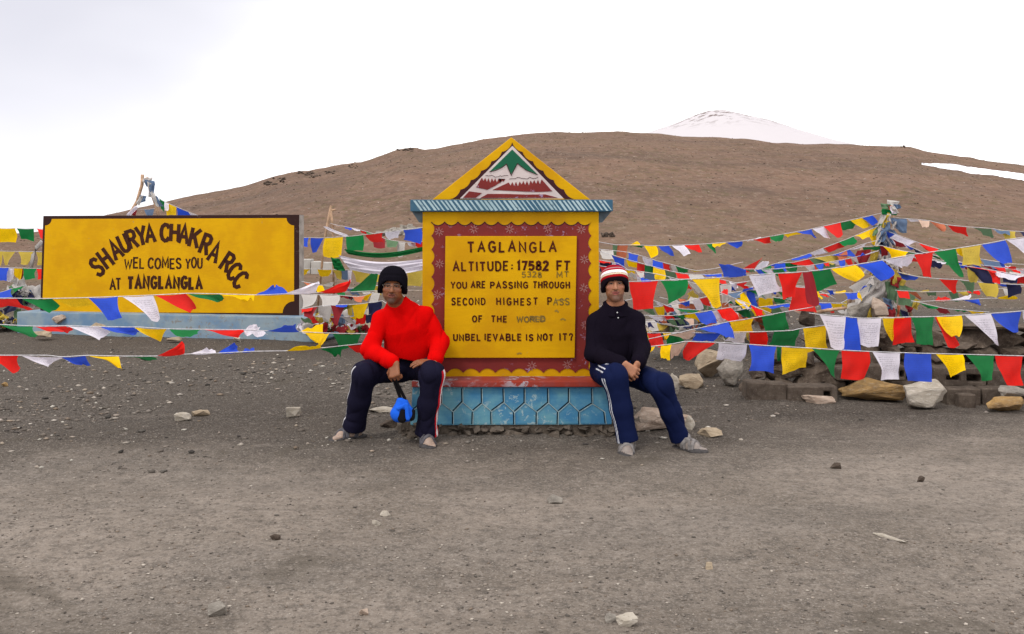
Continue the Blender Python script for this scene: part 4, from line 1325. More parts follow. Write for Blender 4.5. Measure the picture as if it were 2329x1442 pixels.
flag_string('lowest string of flags, over the bare gravel left of the man in red', [(-80, 803), (0, 808), (50, 808), (110, 808), (140, 812), (200, 808), (280, 810), (350, 810), (430, 805), (500, 803), (575, 799), (650, 798), (735, 791), (810, 783), (850, 780)], 6.8, 7.7, [
 ('R', -40, 42, (46, 836), (28, 847)), ('W', 48, 141, (126, 820), (110, 835)), ('B', 140, 194, (206, 832), (186, 831)), ('Y', 198, 270, (278, 842), (262, 829)),
 ('G', 280, 345, (358, 820), (326, 816)), ('R', 355, 418, (420, 795), (412, 779)), ('W', 426, 491, (487, 797), (467, 793)), ('B', 495, 546, (541, 790), (532, 780)),
 ('B', 544, 576, (576, 793), (556, 795)), ('Y', 650, 728, (727, 785), (690, 787)), ('G', 729, 786, (776, 815), (746, 800)), ('R', 790, 832, (828, 806), (815, 803))])
# left, behind the sign board
flag_string('high string of large flags passing behind the sign board to the monument', [(-90, 517), (98, 520), (400, 535), (690, 540), (740, 541), (800, 537), (860, 530), (914, 523), (985, 515)], 15.6, 14.6, [
 ('Y', -12, 34, (37, 551), (-10, 551)), ('G', 38, 77, (79, 549), (47, 544)), ('R', 84, 110, (108, 546), (92, 541)), ('B', 684, 702, (700, 562), (686, 561)),
 ('B', 707, 736, (720, 573), (711, 575)), ('Y', 739, 780, (776, 583), (736, 583)), ('G', 787, 826, (826, 571), (791, 572)), ('R', 831, 870, (874, 552), (846, 550)),
 ('W', 876, 915, (906, 541), (886, 544)), ('B', 917, 958, (957, 556), (918, 546))], length=0.24, far=True)
flag_string('row of faded yellow flags at the left edge behind the sign board', [(-90, 570), (0, 571), (110, 573), (400, 590), (685, 611), (760, 613), (860, 616), (985, 608)], 17.0, 16.0, [
 ('F', -25, 5, (2, 604), (-20, 604)), ('F', 3, 35, (17, 604), (12, 604)), ('F', 41, 75, (62, 602), (48, 601)), ('F', 82, 110, (104, 606), (84, 603)),
 ('Y', 685, 706, (697, 624), (685, 629)), ('Y', 722, 754, (746, 629), (727, 627)), ('F', 756, 776, (775, 637), (765, 630)), ('S', 774, 792, (795, 637), (778, 634)), ('W', 790, 801, (799, 640), (791, 638)),
 ('F', 800, 841, (829, 642), (810, 641)), ('F', 846, 868, (866, 640), (850, 638)), ('F', 924, 962, (958, 652), (926, 650))], length=0.24, far=True)
flag_string('blue, white and green flags touching the left end of the sign board', [(-90, 606), (0, 608), (60, 610), (110, 611)], 15.2, 15.0, [
 ('B', -4, 20, (14, 639), (0, 638)), ('W', 19, 32, (27, 639), (14, 637)), ('Y', 28, 51, (46, 641), (38, 632)), ('M', 44, 54, (52, 634), (44, 630)), ('G', 52, 84, (80, 633), (51, 636)), ('R', 83, 100, (98, 634), (86, 636))], length=0.22, far=True)
flag_string('sagging string of blue and green flags tied to the rag heap at the left edge', [(-90, 672), (0, 666), (30, 655), (60, 648)], 14.9, 14.6, [
 ('B', -10, 26, (30, 676), (-8, 678)), ('G', 26, 58, (48, 655), (32, 664))], length=0.22, far=True)
flag_string('furled string slanting from the thin pole towards the monument', [(752, 508), (770, 513), (800, 518), (820, 523), (850, 531), (880, 545), (930, 552), (985, 548)], 16.4, 15.2, [
 ('P', 756, 776, (775, 517), (760, 513)), ('B', 783, 801, (800, 523), (786, 521)), ('W', 800, 820, (819, 527), (803, 522)), ('R', 818, 834, (833, 532), (822, 529)), ('G', 833, 850, (848, 535), (836, 533)),
 ('M', 845, 876, (876, 564), (850, 562)), ('D', 876, 906, (900, 563), (880, 562)), ('A', 903, 922, (922, 578), (906, 585)), ('R', 934, 962, (960, 566), (944, 558)), ('W', 926, 945, (944, 561), (930, 560))], length=0.22, far=True)
flag_string('dense string of small rags level with the chin of the man in red', [(684, 668), (720, 670), (770, 671), (820, 676), (850, 664), (875, 660)], 12.2, 11.8, [
 ('A', 684, 722, (715, 692), (688, 702)), ('A', 726, 772, (764, 696), (733, 697)), ('M', 772, 800, (798, 681), (776, 676)), ('O', 800, 830, (822, 688), (806, 684)), ('Y', 816, 850, (836, 682), (818, 683)), ('A', 846, 866, (850, 712), (832, 716)), ('N', 790, 806, (800, 682), (795, 680))], length=0.24, far=True)
flag_string('lower string of crowded rags between the sign board and the man in red', [(684, 703), (720, 697), (765, 693), (812, 692), (870, 684)], 12.0, 11.6, [
 ('R', 684, 712, (704, 707), (685, 711)), ('M', 688, 722, (712, 724), (692, 720)), ('A', 724, 752, (748, 731), (728, 716)), ('B', 764, 790, (786, 699), (765, 698)), ('M', 752, 787, (767, 742), (760, 738)), ('G', 780, 812, (792, 702), (782, 705)), ('Y', 800, 838, (825, 723), (806, 721)), ('F', 788, 802, (802, 718), (792, 716)), ('N', 836, 868, (862, 712), (838, 716))], length=0.26, far=True)
# right, far strings to the cairn pole
flag_string('highest string at the right, rising from the monument to the cairn pole top', [(1355, 549), (1400, 557), (1440, 557), (1500, 559), (1560, 557), (1600, 555), (1640, 552), (1690, 548), (1720, 543), (1760, 536), (1800, 529), (1840, 522), (1900, 508), (1950, 497), (2016, 482)], 11.2, 13.6, [
 ('D', 1394, 1408, (1402, 582), (1396, 580)), ('O', 1405, 1428, (1425, 586), (1401, 587)), ('Y', 1430, 1456, (1451, 548), (1443, 551)), ('G', 1434, 1464, (1462, 564), (1452, 562)), ('Y', 1465, 1492, (1496, 580), (1480, 587)), ('B', 1497, 1521, (1536, 584), (1523, 581)), ('W', 1528, 1556, (1570, 578), (1556, 582)),
 ('R', 1557, 1590, (1596, 576), (1581, 570)), ('G', 1606, 1622, (1628, 576), (1622, 571)), ('Y', 1620, 1651, (1646, 556), (1626, 562)), ('B', 1653, 1688, (1687, 560), (1677, 565)), ('W', 1698, 1728, (1728, 540), (1706, 548)), ('R', 1712, 1755, (1754, 552), (1738, 554)),
 ('G', 1750, 1782, (1778, 547), (1765, 550)), ('Y', 1776, 1827, (1826, 531), (1790, 539)), ('B', 1811, 1846, (1857, 542), (1848, 534)), ('W', 1848, 1876, (1889, 543), (1876, 539)), ('R', 1873, 1912, (1917, 533), (1902, 540)), ('G', 1904, 1946, (1942, 519), (1918, 524)), ('Y', 1934, 1967, (1980, 512), (1962, 520)), ('B', 1960, 1984, (1997, 505), (1985, 513))], length=0.20, far=True)
flag_string('faded string running right from the cairn pole top', [(2026, 494), (2060, 497), (2110, 501), (2150, 511), (2200, 516), (2250, 519), (2290, 525), (2420, 531)], 13.6, 12.6, [
 ('S', 2024, 2062, (2062, 530), (2046, 528)), ('W', 2064, 2111, (2108, 506), (2072, 503)), ('P', 2088, 2114, (2112, 517), (2098, 516)), ('O', 2114, 2148, (2149, 526), (2138, 523)), ('R', 2155, 2198, (2203, 537), (2179, 531)), ('D', 2212, 2255, (2261, 541), (2236, 533)), ('S', 2256, 2296, (2297, 535), (2270, 531)), ('F', 2270, 2310, (2312, 543), (2286, 543)), ('N', 2318, 2350, (2350, 540), (2326, 537))], length=0.20, far=True)
flag_string('steep short string from the middle of the cairn pole down to the left', [(1770, 597), (1800, 589), (1842, 576), (1870, 565), (1930, 542), (1985, 519), (2016, 507)], 12.2, 13.4, [
 ('B', 1800, 1841, (1847, 583), (1816, 591)), ('W', 1842, 1873, (1882, 574), (1852, 581)), ('R', 1873, 1911, (1921, 562), (1884, 574)), ('G', 1907, 1941, (1949, 552), (1921, 561)), ('Y', 1944, 1980, (1980, 538), (1962, 544)), ('Y', 1975, 1998, (2003, 566), (1982, 552))], length=0.19, far=True)
flag_string('tangled string of blue, red and yellow flags below the steep short one', [(1716, 618), (1740, 607), (1770, 597), (1800, 598), (1850, 586), (1900, 579), (1960, 556), (2000, 545)], 11.4, 12.8, [
 ('R', 1680, 1712, (1735, 587), (1724, 593)), ('W', 1712, 1742, (1748, 594), (1735, 594)), ('B', 1740, 1768, (1768, 604), (1750, 606)), ('B', 1764, 1786, (1788, 618), (1758, 618)), ('G', 1780, 1801, (1800, 607), (1784, 607)), ('G', 1786, 1812, (1813, 615), (1800, 617)), ('G', 1728, 1752, (1753, 618), (1737, 625)),
 ('R', 1797, 1840, (1860, 613), (1826, 604)), ('D', 1838, 1882, (1900, 607), (1852, 611)), ('F', 1850, 1906, (1912, 595), (1894, 602)), ('O', 1900, 1926, (1924, 593), (1908, 592)), ('B', 1890, 1932, (1948, 586), (1925, 580)), ('W', 1924, 1970, (1964, 562), (1944, 567))], length=0.20, far=True)
# right, the long string of big clean flags
flag_string('long string of big bright flags rising from the man in black to the right edge', [(1420, 641), (1500, 638), (1560, 635), (1640, 631), (1700, 626), (1760, 622), (1830, 618), (1880, 612), (1945, 602), (2010, 591), (2080, 578), (2125, 572), (2180, 564), (2232, 556), (2290, 545), (2420, 526)], 8.1, 9.2, [
 ('R', 1431, 1497, (1486, 702), (1440, 704)), ('G', 1502, 1564, (1555, 672), (1522, 690)), ('Y', 1573, 1637, (1639, 696), (1619, 697)), ('B', 1646, 1699, (1696, 613), (1632, 598)), ('W', 1703, 1763, (1779, 661), (1725, 675)), ('R', 1769, 1825, (1806, 676), (1780, 681)),
 ('M', 1825, 1846, (1864, 690), (1838, 690)), ('G', 1842, 1888, (1902, 645), (1850, 667)), ('Y', 1890, 1945, (1966, 626), (1946, 641)), ('B', 1949, 2006, (2033, 624), (2004, 639)), ('W', 2009, 2083, (2063, 604), (2046, 607)), ('R', 2079, 2122, (2119, 632), (2101, 630)),
 ('G', 2124, 2173, (2192, 625), (2180, 627)), ('Y', 2175, 2231, (2231, 598), (2188, 584)), ('F', 2186, 2231, (2232, 606), (2190, 602)), ('B', 2233, 2286, (2304, 598), (2281, 601)), ('W', 2289, 2350, (2352, 590), (2330, 578))], length=0.235)
flag_string('short string holding a wide red cloth above the wall', [(1780, 650), (1830, 651), (1880, 668), (1900, 680)], 9.0, 9.1, [
 ('R', 1800, 1838, (1858, 711), (1793, 708))], length=0.23)
flag_string('tangled dark red and green string wrapped from the pole to the upper right', [(2003, 520), (2030, 530), (2060, 541), (2092, 553), (2135, 566), (2180, 580), (2230, 589), (2300, 600), (2420, 606)], 13.3, 11.8, [
 ('B', 2006, 2034, (2026, 550), (2010, 536)), ('W', 2036, 2083, (2063, 565), (2018, 553)), ('P', 2078, 2112, (2110, 572), (2084, 566)), ('R', 2090, 2136, (2124, 575), (2106, 568)), ('G', 2132, 2162, (2158, 570), (2138, 571)), ('S', 2230, 2272, (2282, 616), (2238, 606)), ('B', 2236, 2280, (2284, 614), (2250, 612))], length=0.19, far=True)
flag_string('red, yellow and green flags wound low across the pole', [(1958, 562), (2003, 558), (2050, 570), (2100, 578), (2130, 588)], 12.9, 12.2, [
 ('G', 1960, 2006, (1998, 569), (1964, 567)), ('R', 2003, 2047, (2047, 576), (2006, 571)), ('Y', 2008, 2066, (2060, 584), (2026, 587)), ('G', 2046, 2097, (2090, 580), (2058, 578)), ('M', 2000, 2022, (2018, 582), (2006, 584))], length=0.18, far=True)
flag_string('bunched string of navy, red and white cloth at the right edge', [(2110, 590), (2150, 597), (2190, 604), (2260, 615), (2330, 628), (2420, 640)], 10.6, 10.2, [
 ('W', 2126, 2152, (2150, 602), (2132, 596)), ('N', 2124, 2146, (2140, 612), (2126, 606)), ('R', 2194, 2262, (2258, 620), (2240, 612)), ('N', 2198, 2244, (2262, 645), (2234, 641)), ('F', 2200, 2226, (2222, 641), (2204, 640)), ('R', 2246, 2276, (2276, 646), (2258, 641)), ('W', 2258, 2330, (2310, 636), (2270, 632)), ('A', 2290, 2345, (2345, 624), (2296, 618)), ('R', 2308, 2352, (2350, 649), (2314, 646)), ('N', 2276, 2312, (2312, 646), (2282, 642))], length=0.2, far=True)
flag_string('string of faded flags sagging behind the bright ones at the right', [(2040, 618), (2090, 630), (2135, 634), (2180, 636), (2230, 642), (2290, 646), (2420, 652)], 11.4, 10.8, [
 ('F', 2044, 2066, (2068, 624), (2050, 622)), ('B', 2042, 2088, (2080, 637), (2050, 634)), ('R', 2136, 2179, (2176, 666), (2170, 668)), ('D', 2182, 2216, (2212, 667), (2200, 661)), ('F', 2224, 2268, (2266, 677), (2244, 674)), ('B', 2270, 2312, (2304, 654), (2280, 652)), ('N', 2288, 2320, (2322, 668), (2292, 678))], length=0.2, far=True)
flag_string('low thin string with small red and blue flags over the far ground', [(2072, 687), (2125, 684), (2200, 681), (2260, 678), (2312, 680)], 12.2, 11.6, [
 ('R', 2124, 2162, (2152, 677), (2134, 677)), ('W', 2158, 2201, (2208, 670), (2192, 674)), ('B', 2189, 2226, (2231, 694), (2215, 690)), ('Y', 2266, 2312, (2308, 674), (2286, 672))], length=0.17, far=True)
flag_string('low dark green and red string ending near the cairn foot', [(2072, 683), (2100, 690), (2150, 702), (2200, 706), (2250, 710)], 11.2, 10.6, [
 ('G', 2090, 2132, (2132, 702), (2110, 701)), ('M', 2120, 2153, (2160, 715), (2138, 713)), ('G', 2164, 2198, (2196, 709), (2184, 708)), ('Y', 2195, 2242, (2232, 713), (2208, 712))], length=0.16, far=True)
# right, front strings over the wall
flag_string('lowest string at the right, big clean flags in front of the wall blocks', [(1455, 790), (1480, 788), (1530, 782), (1560, 776), (1640, 779), (1700, 783), (1760, 787), (1850, 792), (1910, 796), (1990, 800), (2080, 803), (2200, 806), (2420, 812)], 7.5, 7.9, [
 ('Y', 1472, 1490, (1478, 806), (1466, 811)), ('Y', 1504, 1528, (1525, 817), (1503, 816)), ('P', 1527, 1562, (1540, 806), (1525, 816)), ('R', 1566, 1628, (1567, 822), (1555, 816)), ('W', 1634, 1699, (1686, 822), (1628, 816)), ('B', 1703, 1766, (1763, 849), (1702, 844)), ('G', 1767, 1777, (1775, 822), (1768, 822)), ('Y', 1778, 1836, (1834, 836), (1779, 852)), ('G', 1846, 1910, (1898, 860), (1890, 850)),
 ('R', 1914, 1977, (1966, 862), (1912, 861)), ('W', 1984, 2047, (2046, 863), (2006, 866)), ('B', 2058, 2118, (2118, 868), (2064, 866)), ('Y', 2128, 2190, (2196, 842), (2164, 859)), ('G', 2196, 2261, (2257, 863), (2232, 866)), ('R', 2263, 2326, (2325, 876), (2290, 876)), ('W', 2338, 2400, (2400, 878), (2345, 876))], length=0.215)
flag_string('string of white, yellow and green flags hung across the face of the wall', [(1840, 712), (1862, 715), (1925, 720), (1960, 724), (2010, 723), (2060, 721), (2125, 720), (2185, 717), (2250, 713), (2420, 700)], 8.3, 8.3, [
 ('W', 1864, 1926, (1919, 793), (1890, 789)), ('B', 1924, 1948, (1959, 797), (1917, 797)), ('W', 1950, 2004, (1998, 788), (1956, 783)), ('R', 2034, 2072, (2080, 778), (2030, 785)), ('Y', 2008, 2058, (2032, 772), (2026, 772)), ('G', 2072, 2124, (2121, 785), (2085, 782)), ('R', 2126, 2152, (2181, 784), (2155, 789)), ('Y', 2130, 2187, (2183, 766), (2165, 766)), ('W', 2194, 2253, (2271, 785), (2262, 780)), ('B', 2254, 2323, (2316, 754), (2304, 756)), ('W', 2326, 2360, (2360, 740), (2332, 735))], length=0.23)
flag_string('string with a big blue flag crossing over, rising to a green flag above the wall', [(1455, 775), (1475, 771), (1540, 757), (1600, 744), (1655, 732), (1720, 722), (1785, 709), (1850, 698)], 7.9, 8.6, [
 ('P', 1520, 1580, (1574, 768), (1553, 771)), ('B', 1590, 1656, (1671, 771), (1642, 762)), ('Y', 1659, 1715, (1711, 756), (1658, 755)), ('G', 1732, 1786, (1798, 751), (1739, 756))], length=0.23)
flag_string('string of square flags ending in a large yellow one beside the wall corner', [(1455, 757), (1530, 757), (1580, 757), (1700, 755), (1740, 754), (1800, 752), (1825, 746), (1890, 738)], 8.05, 8.4, [
 ('R', 1472, 1501, (1512, 786), (1474, 786)), ('Y', 1507, 1526, (1518, 771), (1512, 770)), ('G', 1516, 1534, (1558, 776), (1514, 791)), ('B', 1582, 1641, (1621, 778), (1573, 776)), ('W', 1662, 1698, (1694, 781), (1645, 776)), ('F', 1696, 1704, (1704, 776), (1698, 774)), ('R', 1704, 1743, (1745, 786), (1704, 786)), ('G', 1761, 1819, (1808, 788), (1750, 788)), ('Y', 1826, 1881, (1884, 792), (1834, 804))], length=0.22)
# right, crowded middle distance
flag_string('crowded string from the shoulder of the man in black towards a big red flag', [(1455, 717), (1525, 718), (1580, 712), (1640, 702), (1700, 694)], 8.9, 9.3, [
 ('W', 1474, 1510, (1516, 731), (1490, 727)), ('R', 1504, 1536, (1534, 725), (1510, 725)), ('G', 1528, 1560, (1560, 727), (1545, 723)), ('Y', 1552, 1586, (1591, 731), (1564, 722)), ('B', 1580, 1618, (1632, 734), (1606, 740)), ('W', 1605, 1634, (1652, 728), (1636, 732)), ('R', 1630, 1662, (1682, 728), (1650, 732))], length=0.2)
flag_string('short string of white, red and green rags behind a big green flag', [(1455, 676), (1490, 684), (1515, 695), (1540, 702), (1600, 706)], 9.3, 9.8, [
 ('W', 1488, 1510, (1510, 698), (1495, 694)), ('R', 1508, 1530, (1533, 707), (1517, 712)), ('G', 1534, 1590, (1582, 713), (1550, 708)), ('Y', 1556, 1592, (1590, 714), (1572, 716))], length=0.18, far=True)
flag_string('faded orange and green string half hidden between two big flags', [(1500, 676), (1550, 688), (1600, 692), (1640, 686)], 10.8, 10.9, [
 ('O', 1550, 1577, (1580, 704), (1555, 702)), ('D', 1582, 1608, (1602, 704), (1588, 702)), ('A', 1556, 1590, (1600, 682), (1570, 676)), ('S', 1588, 1612, (1612, 684), (1594, 680))], length=0.2, far=True)
flag_string('string of small flags falling from behind the monument to the big yellow flag', [(1355, 569), (1400, 582), (1430, 591), (1470, 602), (1530, 618), (1570, 624), (1630, 624), (1680, 614)], 10.4, 10.6, [
 ('A', 1364, 1392, (1396, 590), (1368, 588)), ('B', 1391, 1420, (1421, 611), (1403, 606)), ('Y', 1424, 1450, (1451, 609), (1430, 606)), ('G', 1447, 1486, (1482, 626), (1462, 618)), ('R', 1449, 1466, (1468, 629), (1450, 630)), ('M', 1478, 1512, (1508, 622), (1488, 617)), ('Y', 1486, 1512, (1512, 636), (1487, 637)), ('D', 1513, 1538, (1538, 634), (1514, 636)), ('R', 1535, 1563, (1568, 633), (1540, 634)), ('A', 1567, 1597, (1605, 632), (1572, 634)), ('B', 1594, 1640, (1641, 629), (1608, 629))], length=0.17, far=True)
flag_string('white corded string of small flags just below the highest one', [(1355, 566), (1425, 573), (1453, 580), (1490, 592), (1540, 605), (1580, 616), (1620, 612), (1690, 596)], 10.9, 11.4, [
 ('A', 1366, 1394, (1394, 582), (1370, 580)), ('B', 1429, 1452, (1451, 601), (1428, 592)), ('W', 1461, 1486, (1486, 609), (1470, 604)), ('B', 1485, 1507, (1508, 618), (1486, 609)), ('R', 1502, 1526, (1531, 618), (1508, 618)), ('A', 1519, 1538, (1540, 621), (1525, 619)), ('G', 1536, 1567, (1566, 620), (1542, 623)), ('F', 1568, 1590, (1588, 619), (1572, 615))], length=0.17, far=True)
flag_string('string of red, white and navy scraps right behind the striped cap', [(1355, 590), (1380, 594), (1410, 600), (1440, 622), (1490, 640)], 9.8, 10.0, [
 ('R', 1362, 1389, (1388, 599), (1364, 598)), ('W', 1364, 1400, (1398, 604), (1368, 602)), ('N', 1362, 1392, (1388, 620), (1364, 618)), ('A', 1430, 1446, (1448, 636), (1434, 630)), ('W', 1446, 1462, (1462, 640), (1450, 640)), ('B', 1456, 1482, (1484, 644), (1462, 642))], length=0.16, far=True)
flag_string('short slanting string of green, yellow and blue flags under the big white flag', [(1648, 694), (1668, 678), (1690, 664), (1710, 654), (1760, 634)], 9.8, 10.2, [
 ('G', 1654, 1668, (1692, 699), (1661, 690)), ('Y', 1667, 1691, (1708, 692), (1690, 703)), ('B', 1697, 1712, (1726, 700), (1707, 700)), ('B', 1690, 1716, (1712, 656), (1690, 657)), ('O', 1696, 1716, (1715, 668), (1702, 664))], length=0.2, far=True)
flag_string('string of yellow and blue flags at the height of the big red cloth', [(1700, 676), (1726, 676), (1760, 676), (1850, 688), (1890, 689), (1925, 690)], 10.2, 10.6, [
 ('Y', 1726, 1755, (1757, 696), (1727, 698)), ('G', 1759, 1786, (1780, 690), (1764, 688)), ('B', 1859, 1888, (1893, 703), (1868, 703)), ('Y', 1888, 1916, (1915, 701), (1893, 702))], length=0.18, far=True)
flag_string('string of a navy sliver, yellow and dark green flags above the green corner flag', [(1664, 708), (1690, 703), (1740, 697), (1793, 690), (1830, 686)], 9.5, 9.9, [
 ('G', 1671, 1703, (1706, 725), (1690, 719)), ('N', 1673, 1703, (1700, 709), (1680, 712)), ('Y', 1704, 1756, (1748, 714), (1716, 719)), ('B', 1737, 1792, (1795, 698), (1757, 700))], length=0.18, far=True)
flag_string('rags hanging at the left behind the man in black, half hidden by his arm', [(1455, 736), (1480, 731), (1540, 744), (1600, 736)], 9.2, 9.4, [
 ('N', 1472, 1478, (1489, 746), (1474, 744)), ('F', 1494, 1520, (1506, 752), (1498, 752)), ('A', 1540, 1580, (1566, 744), (1552, 742)), ('N', 1556, 1575, (1572, 748), (1560, 746)), ('A', 1498, 1546, (1540, 742), (1520, 736))], length=0.18, far=True)
flag_string('washed out string low behind the red and white flags at the wall corner', [(1640, 648), (1660, 646), (1700, 640), (1730, 636)], 10.0, 10.0, [
 ('R', 1672, 1700, (1690, 652), (1676, 650)), ('W', 1650, 1676, (1674, 660), (1660, 654)), ('A', 1638, 1664, (1660, 690), (1642, 690)), ('O', 1640, 1656, (1658, 704), (1642, 706)), ('B', 1648, 1660, (1676, 664), (1664, 660))], length=0.2, far=True)

# thick of the tangle: strings of small crumpled flags crossing in every direction
def tangle(label, cord, d0, d1, cols, seed, w=(14, 30), h=(8, 28)):
    rr = random.Random(seed)
    fl, x = [], cord[0][0] + 4
    i = rr.randrange(9)
    while x < cord[-1][0] - 12:
        ww = rr.uniform(*w)
        if rr.random() < .86:
            xb = min(x + ww, cord[-1][0] - 1)
            y = cord_y(cord, (x + xb) / 2)
            hh = rr.uniform(*h)
            sh = rr.uniform(-.2, .9) * hh
            up = -0.4 if rr.random() < .12 else 1
            pinch = rr.uniform(.15, 1.0)
            fl.append((cols[i % len(cols)], x, xb, (xb + sh, y + hh * up), (xb + sh - ww * pinch, y + hh * up * rr.uniform(.7, 1.1))))
        i += 1 if rr.random() < .7 else 2
        x += ww * rr.uniform(.9, 1.25)
    return flag_string(label, cord, d0, d1, fl, length=0.2, far=True)
tangle('crumpled string crossing just above the big red flag beside the striped cap', [(1358, 604), (1420, 612), (1500, 624), (1600, 650), (1700, 690), (1760, 716)], 9.6, 9.4, 'AWBRAGYASR', 101)
tangle('crumpled string under the big green and yellow flags next to the man in black', [(1455, 702), (1520, 694), (1600, 676), (1700, 660), (1800, 652), (1900, 660)], 9.7, 10.2, 'RADYSAGBAW', 102)
tangle('washed out string lowest in the tangle beside the shoulder of the man in black', [(1455, 728), (1540, 726), (1640, 716), (1740, 700), (1850, 694)], 10.6, 10.8, 'ADAPSAFAOD', 103)
tangle('crossing string of red and white scraps behind the big white and red flags', [(1620, 630), (1700, 650), (1780, 664), (1880, 668), (1960, 664)], 10.3, 10.9, 'RWRAYBGRAM', 104)
tangle('crumpled string between the tangled blue string and the long bright one', [(1690, 612), (1760, 612), (1840, 604), (1920, 590), (1990, 574)], 10.8, 12.0, 'BGRYADBRWG', 105, (12, 24), (7, 20))
tangle('furled string of many colours from the pole middle to the right edge', [(2030, 580), (2100, 588), (2180, 596), (2260, 606), (2420, 622)], 12.8, 11.4, 'RWNGRYBAMR', 106, (16, 34), (8, 22))
tangle('pale string from the pole foot up to the right edge', [(2036, 660), (2100, 664), (2200, 662), (2300, 654), (2420, 640)], 12.6, 11.9, 'DFAROFDAS', 107, (16, 30), (8, 22))
tangle('dark furled string sagging from the pole shoulder behind the bright blue flag', [(2024, 540), (2100, 574), (2200, 600), (2300, 612), (2420, 612)], 13.0, 12.0, 'SRMBANRGW', 108, (14, 30), (7, 20))
tangle('short steep string from the pole to the ground behind the white wall flags', [(1880, 706), (1930, 680), (1970, 650), (2002, 610)], 11.6, 13.2, 'YBAGRAFB', 109, (10, 18), (10, 22))
tangle('string of rags low between the sign board plinth and the man in red', [(690, 716), (740, 722), (800, 720), (870, 706)], 12.2, 11.8, 'AWMSAYRAN', 110, (12, 24), (10, 26))
tangle('upper string of rags right of the sign board, at its mid height', [(686, 640), (740, 650), (800, 656), (875, 648)], 12.6, 12.0, 'AFWOYAGSR', 111, (14, 26), (8, 22))

# ------------------------------------------------------------------ cairn pole (right), with its wrappings
def drape(parent, c, corners, d, seed, name='wrapped_cloth', amp=0.03, dds=(0, 0, 0, 0)):
    o = sheet_grid(name, [P(x, y, d + dd) for (x, y), dd in zip(corners, dds)], CL[c][1], parent, seed, n=12, amp=amp, bow=0.08, lift_top=True)
    o['label'] = CL[c][0] + ' cloth'
    return o
dpole = 13.6
pole = empty('cairn_pole', (gx(1985, dpole), dpole, 0), 'pole cairn at the right, wrapped in faded cloth with flag strings tied on', 'prayer pole')
for pts, r_ in (([(2034, 470), (2022, 520), (1996, 600), (1952, 768)], .045), ([(1964, 560), (1948, 620), (1913, 768)], .03), ([(2028, 476), (2030, 600), (2035, 768)], .028), ([(2024, 500), (2056, 640), (2082, 768)], .025)):
    bm = bmesh.new()
    tube(bm, [P(x, y, dpole + 0.10 * (i % 2)) for i, (x, y) in enumerate(pts)], r_, 7, r_ * 0.9)
    from_bm('wooden_pole', bm, M['wood'], pole, smooth=True)
for i, (c, cs) in enumerate([
    ('A', [(2006, 484), (2022, 486), (2014, 516), (1994, 514)]), ('G', [(2006, 474), (2040, 480), (2040, 490), (2004, 488)]), ('D', [(2002, 462), (2034, 466), (2036, 476), (2008, 474)]), ('A', [(2018, 454), (2044, 458), (2040, 470), (2022, 468)]),
    ('O', [(2018, 466), (2032, 468), (2036, 480), (2022, 476)]), ('S', [(2030, 464), (2050, 466), (2048, 474), (2034, 476)]), ('S', [(1986, 512), (2020, 514), (2014, 536), (1984, 530)]), ('S', [(2016, 494), (2062, 500), (2060, 530), (2040, 520)]),
    ('A', [(1994, 520), (2014, 522), (2022, 570), (2000, 560)]), ('Y', [(1978, 532), (2002, 536), (2004, 560), (1984, 556)]), ('A', [(2008, 560), (2030, 566), (2036, 620), (2018, 618)]), ('B', [(2010, 528), (2030, 530), (2024, 546), (2014, 540)]),
    ('A', [(2012, 566), (2032, 572), (2044, 618), (2022, 622)]), ('M', [(1950, 570), (1980, 566), (1974, 596), (1940, 604)]), ('F', [(1984, 566), (2000, 568), (1994, 598), (1978, 598)])]):
    drape(pole, c, cs, dpole - 0.10 - 0.012 * i, 900 + i)
drape(pole, 'A', [(1929, 653), (2030, 606), (2022, 664), (1946, 692)], dpole - 0.36, 930, amp=0.05)
drape(pole, 'A', [(1984, 658), (2028, 628), (2010, 680), (1924, 716)], dpole - 0.42, 931, amp=0.05)
drape(pole, 'A', [(1930, 690), (1990, 680), (1966, 722), (1916, 730)], dpole - 0.40, 932, amp=0.05)
for i, (c, cs) in enumerate([('D', [(2030, 636), (2086, 662), (2082, 698), (2042, 692)]), ('D', [(2012, 640), (2040, 640), (2040, 690), (2016, 676)]), ('F', [(2018, 606), (2058, 622), (2056, 650), (2030, 646)]),
    ('M', [(2024, 624), (2050, 632), (2044, 656), (2026, 648)]), ('S', [(2006, 676), (2034, 684), (2030, 704), (2014, 704)]), ('M', [(2012, 690), (2036, 702), (2036, 722), (2016, 720)]), ('F', [(2082, 678), (2092, 684), (2086, 706), (2074, 700)]),
    ('N', [(2048, 704), (2066, 710), (2064, 722), (2052, 720)]), ('O', [(2040, 694), (2048, 696), (2046, 720), (2040, 720)]), ('M', [(2060, 694), (2078, 700), (2074, 712), (2064, 710)])]):
    drape(pole, c, cs, dpole - 0.44 - 0.012 * i, 940 + i)
rr = random.Random(71)
axis = [(2030, 472), (2020, 500), (2012, 530), (2006, 560), (2004, 600), (2002, 640), (2004, 680), (2000, 715)]
